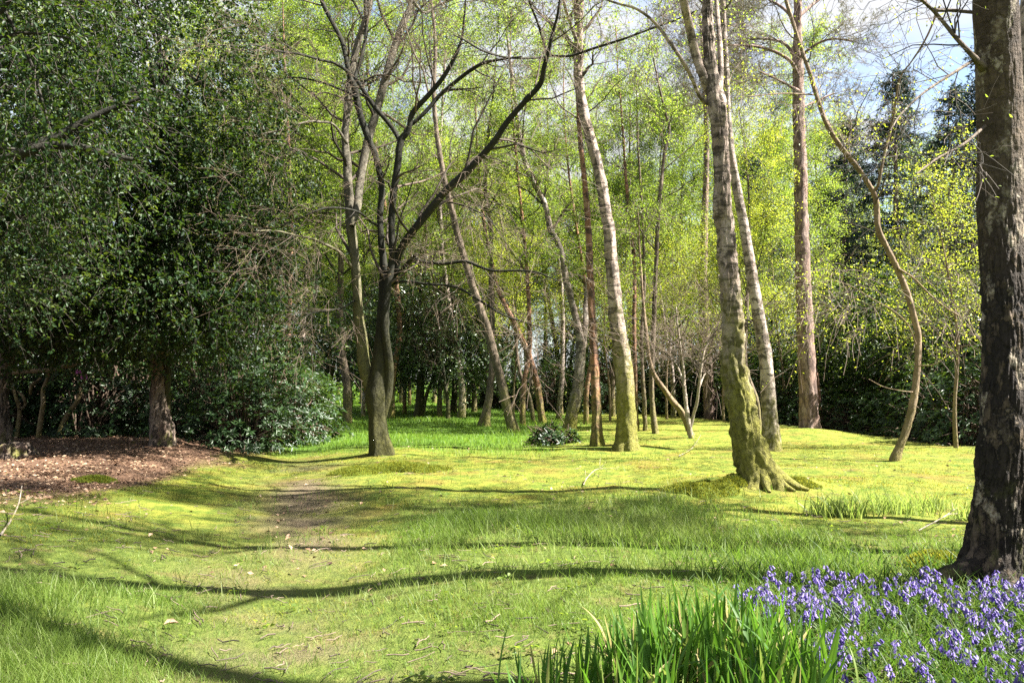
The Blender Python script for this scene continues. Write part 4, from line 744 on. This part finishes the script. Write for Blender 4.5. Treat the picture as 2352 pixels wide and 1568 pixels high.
for j in range(46):
    u = 480+1750*((j+.5+rb.uniform(-.4, .4))/46); Y = rb.uniform(46, 66); i = int(rb.choice([0, 0, 1, 1, 2, 3, 3]))
    if u > 1830 and j % 2: continue
    bgt(i, u, Y, rb.uniform(.95, 1.35), rb.uniform(0, 6.28), ['leafy birch in the row of trees beyond the clearing', 'rust barked birch in the row of trees beyond the clearing', 'slim lime green tree in the row beyond the clearing', 'broad mid green tree in the row beyond the clearing', '', 'bare brown beech in the row beyond the clearing'][i], 'trees standing beyond the clearing')
for a in [(2, 330, 33, 1.1, 1, 'yellow green tree glimpsed through the left hollies'), (0, 470, 36, 1.25, 2, 'tall birch above the left bank of rhododendrons'), (0, 90, 34, 1.2, 3, 'birch behind the hollies at the far left'), (0, 700, 37, 1.35, 2.0, 'tall leafy birch behind the left limbs of the dark beech'), (3, 800, 35, 1.2, 4.6, 'tall green tree straight behind the left stem of the dark beech'), (1, 900, 38, 1.3, 1.0, 'tall leafy birch between the upper forks of the dark beech'), (0, 1060, 39, 1.35, 3.3, 'tall leafy birch behind the long right limb of the dark beech'), (3, 600, 39, 1.3, .7, 'tall green tree between the fluted holly crown and the dark beech'), (2, 560, 34, 1.2, 4, 'tall lime green tree right of the fluted holly crown'), (4, 1120, 43, 1.4, 1, 'bright sapling behind the upright dull brown trunk'), (4, 1290, 42, 1.5, 3, 'bright sapling behind the grey bent trunk'), (4, 1010, 49, 1.6, 5, 'pale green sapling at the far edge of the lawn'), (4, 760, 45, 1.5, 2, 'pale green sapling beside the far end of the path'), (4, 1450, 45, 1.6, 4, 'pale green sapling far behind the rust red trunk'), (4, 1600, 43, 1.5, .3, 'pale green sapling far behind the forked birch'), (4, 1800, 36, 1.4, 1.3, 'bright sapling beside the straight pine')]: bgt(*a)
# the wood behind everything
b, lb = Buf(), Buf()
fw, fl = Buf(), Buf()
def far(i, x, y, s, rz):
    c_, s_ = math.cos(rz)*s, math.sin(rz)*s; M3 = np.array([[c_, -s_, 0], [s_, c_, 0], [0, 0, s]]); return M3, gnd(x, y)
FT, FL_ = [], []
for i in range(3):
    rg = np.random.default_rng(300+i); h = 17; z = np.linspace(-.3, h, 8); q = np.stack([.4*np.sin(z*.3+i), .3*np.cos(z*.3+i), z], -1); r = np.linspace(.2, .03, 8)
    tb = Buf(); trunk(tb, q, r, sides=7, step=.8, rough=.05); sets = branch_set([cut(q, r, 2.5)], 26, (1.8, 3.8), (.6, 1.2), .2, 5, (.7, 1.6), 3, (.5, 1.0), -.3, 0, rg, lp=.4); x_ = branch_mesh(sets[:2], .012)
    tb.merge(x_, tv=0); lf = Buf(); leaf_on(lf, sets[2][0], 11, (.14, .24), spread=.15, rg=rg); FT.append(tb); FL_.append(lf)
for j in range(64):
    u = -300+2950*((j+.5)/64); Y = rb.uniform(70, 105); i = int(rb.integers(0, 3)); m = far(i, (u-CU)/F*Y, Y, rb.uniform(.95, 1.5), rb.uniform(0, 6.28)); fw.merge(FT[i], m); fl.merge(FL_[i], m, rb.uniform(-.15, .15))
n = 70000; x = rng.uniform(-75, 90, n); y = rng.uniform(66, 84, n); z = rng.uniform(0, 1, n)**1.3*(3.2+2.6*n2(x, y, .12, 2, 7)); k = fbm(np.stack([x*.5, y*.3, z*.6], -1), 2) > -.12; C = np.stack([x, y, hgt(x, y)+z], -1)[k]
leaves(fl, C, unit(rng.normal(size=C.shape)), unit(rng.normal(size=C.shape)), rng.uniform(.2, .42, len(C)), .6, tint=np.clip(rng.normal(-.1, .25, len(C)), 0, 1))
o = link('far_woods', fw.mesh('far_woods', M['brown'])); tag(o, 'mass of far trunks and boughs closing the view behind the clearing', 'woods', kind='stuff')
o = link('far_foliage', fl.mesh('far_foliage', M['mid_leaf'])); tag(o, 'mass of far spring foliage closing the view behind the clearing', 'foliage', kind='stuff')

# trees out of sight to the right that throw the long shadows
for x, y, i, s, rz in [(5.9, 3.75, 6, 1.35, 1.0), (5.35, 7.75, 6, 1.2, -.3), (8.0, 9.2, 1, 1.1, 3.5)]:
    o = thing('birch_tree', {5.9: 'birch just outside the right edge of the photo', 5.35: 'pale sunlit trunk at the right edge behind the nearby thick birch', 8.0: 'birch further right beyond the nearby thick birch', 10.2: 'birch in the shade right of the nearby thick birch'}[x], 'tree', gnd(x, y)); o.scale = (s, s, s); o.rotation_euler = (0, 0, rz)
    for nm, me in zip(('trunk', 'twig_sprays', 'crown'), BPR[i]): link(nm, me, o)

# ------------------------------------------------------------------ plants of the foreground
def iris_leaf(L, w, bend, seed):
    rg = np.random.default_rng(seed); b = Buf(); n = 9; s = np.linspace(0, 1, n); x = bend*L*s**2.2; z = L*(s-.25*abs(bend)*s**3); tw = rg.uniform(-.5, .5)*s
    wd = w*.5*np.minimum(1, (1-s)*2.6+.02)**.7*(.75+.25*np.minimum(1, s*4)); V = []
    for k in range(n):
        c_, s_ = math.cos(tw[k]), math.sin(tw[k])
        for e, dx in ((-1, .0), (0, .22), (1, 0)): V.append([x[k]+e*wd[k]*s_+dx*wd[k]*c_, e*wd[k]*c_-dx*wd[k]*s_, z[k]])
    f = []
    for k in range(n-1):
        for e in (0, 1): f.append([k*3+e, k*3+e+1, k*3+e+4, k*3+e+3])
    b.add(V, f, rg.uniform(0, .8) if seed % 9 else 1.); return b
IL = [iris_leaf(rng.uniform(.34, .56), rng.uniform(.015, .027), rng.uniform(.05, .9)*rng.choice([.35, 1]), 500+i).mesh('leaf', M['iris']) for i in range(16)]
def iris(x, y, n, s, label, sp=.12):
    o = thing('iris_clump', label, 'plant', gnd(x, y), 'sword leaved clumps in the foreground')
    for k in range(int(n*1.9)):
        l = link('leaf', IL[int(rng.integers(0, 16))], o, (rng.normal(0, sp), rng.normal(0, sp*.7), -.02)); l.rotation_euler = (rng.normal(0, .16), rng.normal(0, .18), rng.uniform(0, 6.283)); q = s*rng.uniform(.75, 1.12); l.scale = (q, q, q)
for (u, v, n, s, lab) in [(1230, 1600, 16, .62, 'small sparse clump of sword leaves, leftmost of the foreground clumps'), (1330, 1590, 22, .74, 'sword leaf clump second from the left at the bottom edge'), (1430, 1580, 30, .85, 'sword leaf clump whose tips overlap the long grass'), (1530, 1575, 38, 1.0, 'tall dense sword leaf clump at the bottom edge'), (1545, 1500, 30, .8, 'sword leaf clump behind the tall dense one'), (1620, 1545, 40, 1.05, 'tallest dense clump of upright sword leaves'), (1690, 1590, 38, 1.0, 'broad sword leaf clump beside the first bluebells'), (1720, 1510, 34, .95, 'sword leaf clump mixed with the bluebells behind it'), (1800, 1580, 32, .95, 'sword leaf clump right of the broad one, under the bluebells'), (1860, 1610, 24, .85, 'thin sword leaf clump among the bluebells'), (1640, 1470, 24, .75, 'short sword leaf clump at the back left of the bluebells'), (1480, 1640, 28, .85, 'sword leaf clump cut off by the bottom edge'), (1760, 1660, 30, .9, 'lowest sword leaf clump at the bottom edge')]:
    g = G(u, v); iris(g[0], g[1], n, s, lab)
# pale tuft by the nearby birch
for (u, v, w, n, lab) in [(1930, 1182, .4, 260, 'pale green tuft of strap grass right of the mossy mound'), (2050, 1178, .5, 320, 'widest pale strap grass tuft between the mound and the nearby birch'), (2130, 1172, .3, 140, 'small pale strap grass tuft nearest the thick birch'), (2215, 1195, .12, 40, 'few pale strap leaves against the thick birch trunk'), (2250, 1310, .16, 60, 'pale grass tuft growing against the foot of the nearby thick birch')]:
    g = G(u, v); b = Buf(); blades(b, g[0]+rng.normal(0, w*.5, n), g[1]+rng.normal(0, w*.35, n), rng.uniform(.16, .34, n), rng.uniform(.010, .018, n), .28, None, .4)
    tag(link('grass_tuft', b.mesh('grass_tuft', M['palegrass'], True, g), None, g), lab, 'plant')

# bluebells
def bell_mesh(seed):
    rg = np.random.default_rng(seed); st, fl, lf = Buf(), Buf(), Buf(); H = rg.uniform(.22, .31); s = np.linspace(0, 1, 9); nod = rg.uniform(.04, .09)
    q = np.stack([nod*s**3*1.2, .015*np.sin(s*4), H*(s-.12*s**4)], -1); tubes(st, q[None], np.linspace(.003, .0014, 9)[None], 5)
    for k in range(int(rg.integers(8, 13))):
        t = rg.uniform(.58, 1.0); c = np.array([np.interp(t, s, q[:, j]) for j in range(3)]); an = rg.normal(0, 1.3); o = np.array([math.cos(an), math.sin(an), .1])*rg.uniform(.008, .016); d = unit(np.array([math.cos(an)*.5, math.sin(an)*.5, -1.])); c0 = c+o
        tubes(st, np.stack([c, c+o*.6+np.array([0, 0, .003]), c0])[None], np.full((1, 3), .0009), 3)
        L = rg.uniform(.018, .026); ring = [(0, .002), (.25, .0052), (.75, .0060), (1.0, .0105)]; a_, b_ = frames(np.repeat(d[None], 2, 0)[None]); a_, b_ = a_[0, 0], b_[0, 0]; V = []
        for (tt, rr_) in ring:
            for m in range(6): V.append(c0+d*L*tt+(a_*math.cos(m*1.0472)+b_*math.sin(m*1.0472))*rr_*(1 if tt < 1 or m % 2 == 0 else .75))
        f = [[i*6+m, i*6+(m+1) % 6, i*6+6+(m+1) % 6, i*6+6+m] for i in range(3) for m in range(6)]; fl.add(V, f, rg.uniform(0, 1)*.9)
    n = int(rg.integers(4, 7)); th = rg.uniform(0, 6.28, n)
    for a in th:
        L = rg.uniform(.16, .28); u = np.linspace(0, 1, 6); x = L*.75*u**1.3; z = L*.75*(u-.55*u*u); w = .006*np.sin(np.pi*np.clip(u*.88+.12, 0, 1))+.0008; c_, s_ = math.cos(a), math.sin(a)
        V = np.stack([np.stack([x*c_-e*w*s_, x*s_+e*w*c_, z+(abs(e))*w*.5], -1) for e in (-1, 0, 1)], 1).reshape(-1, 3); f = [[k*3+e, k*3+e+1, k*3+e+4, k*3+e+3] for k in range(5) for e in (0, 1)]; lf.add(V, f, rg.uniform(0, 1))
    return st.mesh('stem', M['bellstem']), fl.mesh('flower', M['bell']), lf.mesh('leaf', M['bellleaf'])
BP = [bell_mesh(600+i) for i in range(7)]
def inpoly(u, v, pl):
    r_ = False; j = len(pl)-1
    for i in range(len(pl)):
        if (pl[i][1] > v) != (pl[j][1] > v) and u < (pl[j][0]-pl[i][0])*(v-pl[i][1])/(pl[j][1]-pl[i][1])+pl[i][0]: r_ = not r_
        j = i
    return r_
BLP = [(1650, 1430), (1760, 1365), (1840, 1320), (2200, 1345), (2420, 1390), (2460, 1700), (1960, 1700), (1840, 1500)]
HOT = [(1770, 1400, 50, 16), (1900, 1375, 45, 12), (1880, 1430, 60, 14), (2200, 1440, 120, 26), (1880, 1440, 70, 26), (2080, 1400, 70, 25), (2200, 1450, 110, 45), (2320, 1480, 90, 50), (2140, 1545, 60, 25), (2290, 1580, 90, 45), (1905, 1560, 30, 20), (1700, 1440, 60, 15), (2330, 1400, 60, 25)]
pts = []
while len(pts) < 295:
    if rng.uniform() < .8: h_ = HOT[int(rng.integers(0, len(HOT)))]; u, v = rng.normal(h_[0], h_[2]), rng.normal(h_[1], h_[3])
    else: u, v = rng.uniform(1640, 2440), rng.uniform(1330, 1700)
    if inpoly(u, v, BLP): pts.append((u, v))
for (u, v) in pts:
    g = G(u, v); k = int(rng.integers(0, 7)); o = thing('bluebell', 'violet bluebell nodding in the drift in front of the nearby thick birch', 'flower', g, 'bluebells in the drift'); s = rng.uniform(.6, 1.15); o.scale = (s, s, s); o.rotation_euler = (rng.normal(0, .22), rng.normal(0, .22), rng.uniform(0, 6.28))
    for nm, me in zip(('stem', 'flower', 'leaf'), BP[k]): link(nm, me, o)
# ground leaves between the bluebells
b = Buf(); x, y = scatter(60000, 3.2, 8.5, lambda x, y: sst(.9, 1.7, x-.16*(8-y)+.5*n2(x, y, 1.2, 2, 111))*(1-sst(6.9, 7.8, y))*.75, .78, 1.2)
blades(b, x, y, rng.uniform(.08, .24, len(x)), rng.uniform(.006, .014, len(x)), .6, None, .7); stuff('undergrowth', b, M['bellleaf'], 'mixed strap leaves and grass between the bluebells', 'undergrowth')

# ------------------------------------------------------------------ small things on the ground
b = Buf(); x, y = scatter(2600, 3.6, 24, lambda x, y: (1-bush_floor_m(x, y))*.8, .74, 1.2); n = len(x); th = rng.uniform(0, 6.28, n); L = rng.uniform(.04, .2, n); s3 = np.linspace(-.5, .5, 4)
X = x[:, None]+np.cos(th)[:, None]*L[:, None]*s3+rng.normal(0, .008, (n, 4)); Yy = y[:, None]+np.sin(th)[:, None]*L[:, None]*s3+rng.normal(0, .008, (n, 4))
tubes(b, np.stack([X, Yy, hgt(X, Yy)+.012+rng.uniform(0, .02, (n, 4))], -1), np.full((n, 4), .0035)*rng.uniform(.6, 1.5, (n, 1)), 4, rng.uniform(0, 1, n)); stuff('twig_litter', b, M['twig'], 'small dry twigs strewn over the moss and grass', 'twigs')
b = Buf(); cx_, cy_ = scatter(700, 3.6, 14, lambda x, y: (1-litter_m(x, y))*sst(-.1, .3, n2(x, y, .9, 2, 121)), .74, 1.2); rep_ = np.repeat(np.arange(len(cx_)), 9); n = len(rep_)
th = rng.uniform(0, 6.28, n); rr_ = rng.uniform(.005, .06, n); x, y = cx_[rep_]+rr_*np.cos(th), cy_[rep_]+rr_*np.sin(th)
leaves(b, np.stack([x, y, hgt(x, y)+rng.uniform(.015, .06, n)], -1), np.stack([np.cos(th), np.sin(th), rng.uniform(-.2, .5, n)], -1), unit(rng.normal(size=(n, 3))*.35+np.array([0, 0, 1])), rng.uniform(.02, .045, n), .75, .15, True); stuff('weeds', b, M['mid_leaf'], 'low round leaved weeds scattered through the grass', 'weeds')

g = G(15, 1052); b = Buf(); q = np.array([g+np.array([0, 0, -.2]), g+np.array([.02, 0, .1]), g+np.array([.03, 0, .26]), g+np.array([.03, 0, .30])]); trunk(b, q, np.array([.34, .30, .26, .05]), sides=40, step=.03, rough=.25, flare=.7, lobes=6, seed=5, ridge=.12)
o = thing('tree_stump', 'weathered brown stump on the leaf litter at the left edge', 'stump', g); link('stump_body', b.mesh('stump_body', M['holly_bark'], True, g), o)
for k, (u, v, L, an, lab) in enumerate([(375, 1445, .10, .5, 'pale curled dead leaf on the worn grass in front'), (305, 1500, .06, 2., 'brown curled leaf on the shadow edge in front'), (1268, 1515, .07, 1., 'dry leaf near the bottom shadow band'), (385, 1520, .05, 3, 'yellow leaf beside the bottom shadow band'), (1405, 1495, .07, 4, 'dry brown leaf left of the sword leaves'), (1300, 1490, .06, 5.2, 'curled brown leaf between two shadow bands')]):
    g = G(u, v); b = Buf(); leaves(b, np.array([[0, 0, .035]]), np.array([[math.cos(an), math.sin(an), .15]]), np.array([[.2, -.4, 1]]), L, .45, .5, True, np.array([.5 if k != 3 else .62]), rng, .2); tag(link('dead_leaf', b.mesh('dead_leaf', M['litter']), None, g), lab, 'leaf')
def stick(label, pts, r, side=2):
    g = G(*pts[0][:2]); q = []
    for i, (u, v, dz) in enumerate(pts): p = G(u, v); p[2] += .015+dz; q.append(p)
    q = np.array(q); b = Buf(); trunk(b, q, np.linspace(r, r*.4, len(q)), sides=7, step=.03, rough=.1); Pt, Rd = poly(q, np.linspace(r, r*.4, len(q)), 8); A, ra = grow(Pt[None], Rd[None], 5, .2, .9, (.1, .35), (.4, .9), 5, .1, .1); tubes(b, A, np.maximum(ra, .003), 4)
    tag(link('fallen_branch', b.mesh('fallen_branch', M['dead'], True, g), None, g), label, 'branch')
stick('pale fallen branch with side twigs at the left edge below the litter', [(0, 1238, .02), (25, 1215, .08), (42, 1190, .15), (48, 1170, .25)], .012)
stick('thin dead twig on the moss in the middle of the clearing', [(1340, 1118, .02), (1350, 1105, .06), (1370, 1095, .12), (1400, 1090, .1)], .010)
stick('fallen twig on the moss left of the forked birch', [(1560, 1050, .02), (1590, 1035, .06), (1610, 1015, .2)], .012)
stick('pale twig by the foot of the nearby thick birch', [(2110, 1225, .02), (2160, 1210, .08), (2200, 1190, .12)], .008)
# round moss cushions on the mound at the forked birch
for u, v, rx, lab in [(1665, 1118, .42, 'rounded green moss cushion left of the forked birch foot'), (1830, 1112, .30, 'small brownish moss cushion right of the forked birch foot'), (925, 1078, .75, 'broad low moss hump right of the dark beech foot'), (820, 1088, .5, 'low moss hump between the path and the dark beech'), (1600, 1130, .5, 'flat moss cushion farther left of the forked birch foot'), (225, 1108, .32, 'dark grassy hummock between the leaf litter and the path'), (2150, 1290, .28, 'moss cushion left of the thick birch roots')]:
    g = G(u, v); n = int(2600*max(1, (rx/.4)**2)); an = rng.uniform(0, 6.28, n); rr_ = np.sqrt(rng.uniform(0, 1, n)); wv_ = lambda q: 1+.28*np.sin(2*q+u)+.2*np.sin(3*q+v)+.13*np.sin(5*q+u*.3); x, y = g[0]+rx*wv_(an)*rr_*np.cos(an), g[1]+rx*.8*wv_(an)*rr_*np.sin(an); zz = .11*(1-rr_**2)*min(1.1, rx/.4)*(1+.3*n2(x, y, 5, 2))
    b = Buf(); th = rng.uniform(0, 6.28, n); D = np.stack([np.cos(th)*.5, np.sin(th)*.5, 0*th+.8], -1); leaves(b, np.stack([x, y, hgt(x, y)+zz], -1)-g, D, unit(rng.normal(size=D.shape)), rng.uniform(.025, .05, n), .35, .1, tint=rng.uniform(.0, .7, n))
    K = 24; aa = np.linspace(0, 6.283, K, endpoint=False); V = [[0, 0, .10*min(1.1, rx/.4)]]; f = []
    for j, t_ in enumerate((.35, .7, 1.05)):
        for a in aa: xx, yy = rx*t_*float(wv_(a))*math.cos(a), rx*.8*t_*float(wv_(a))*math.sin(a); V.append([xx, yy, float(hgt(g[0]+xx, g[1]+yy))-g[2]+.10*(1-t_*t_)*min(1.1, rx/.4)-.01])
    b.add(V, [[0, 1+i, 1+(i+1) % K] for i in range(K)], .3); b.f.append(np.array([[1+j*K+i, 1+j*K+K+i, 1+j*K+K+(i+1) % K, 1+j*K+(i+1) % K] for j in (0, 1) for i in range(K)])+b.n-len(V)); b.t.append(np.full(2*K, .3))
    tag(link('moss_cushion', b.mesh('moss_cushion', M['mossb']), None, g), lab, 'moss')
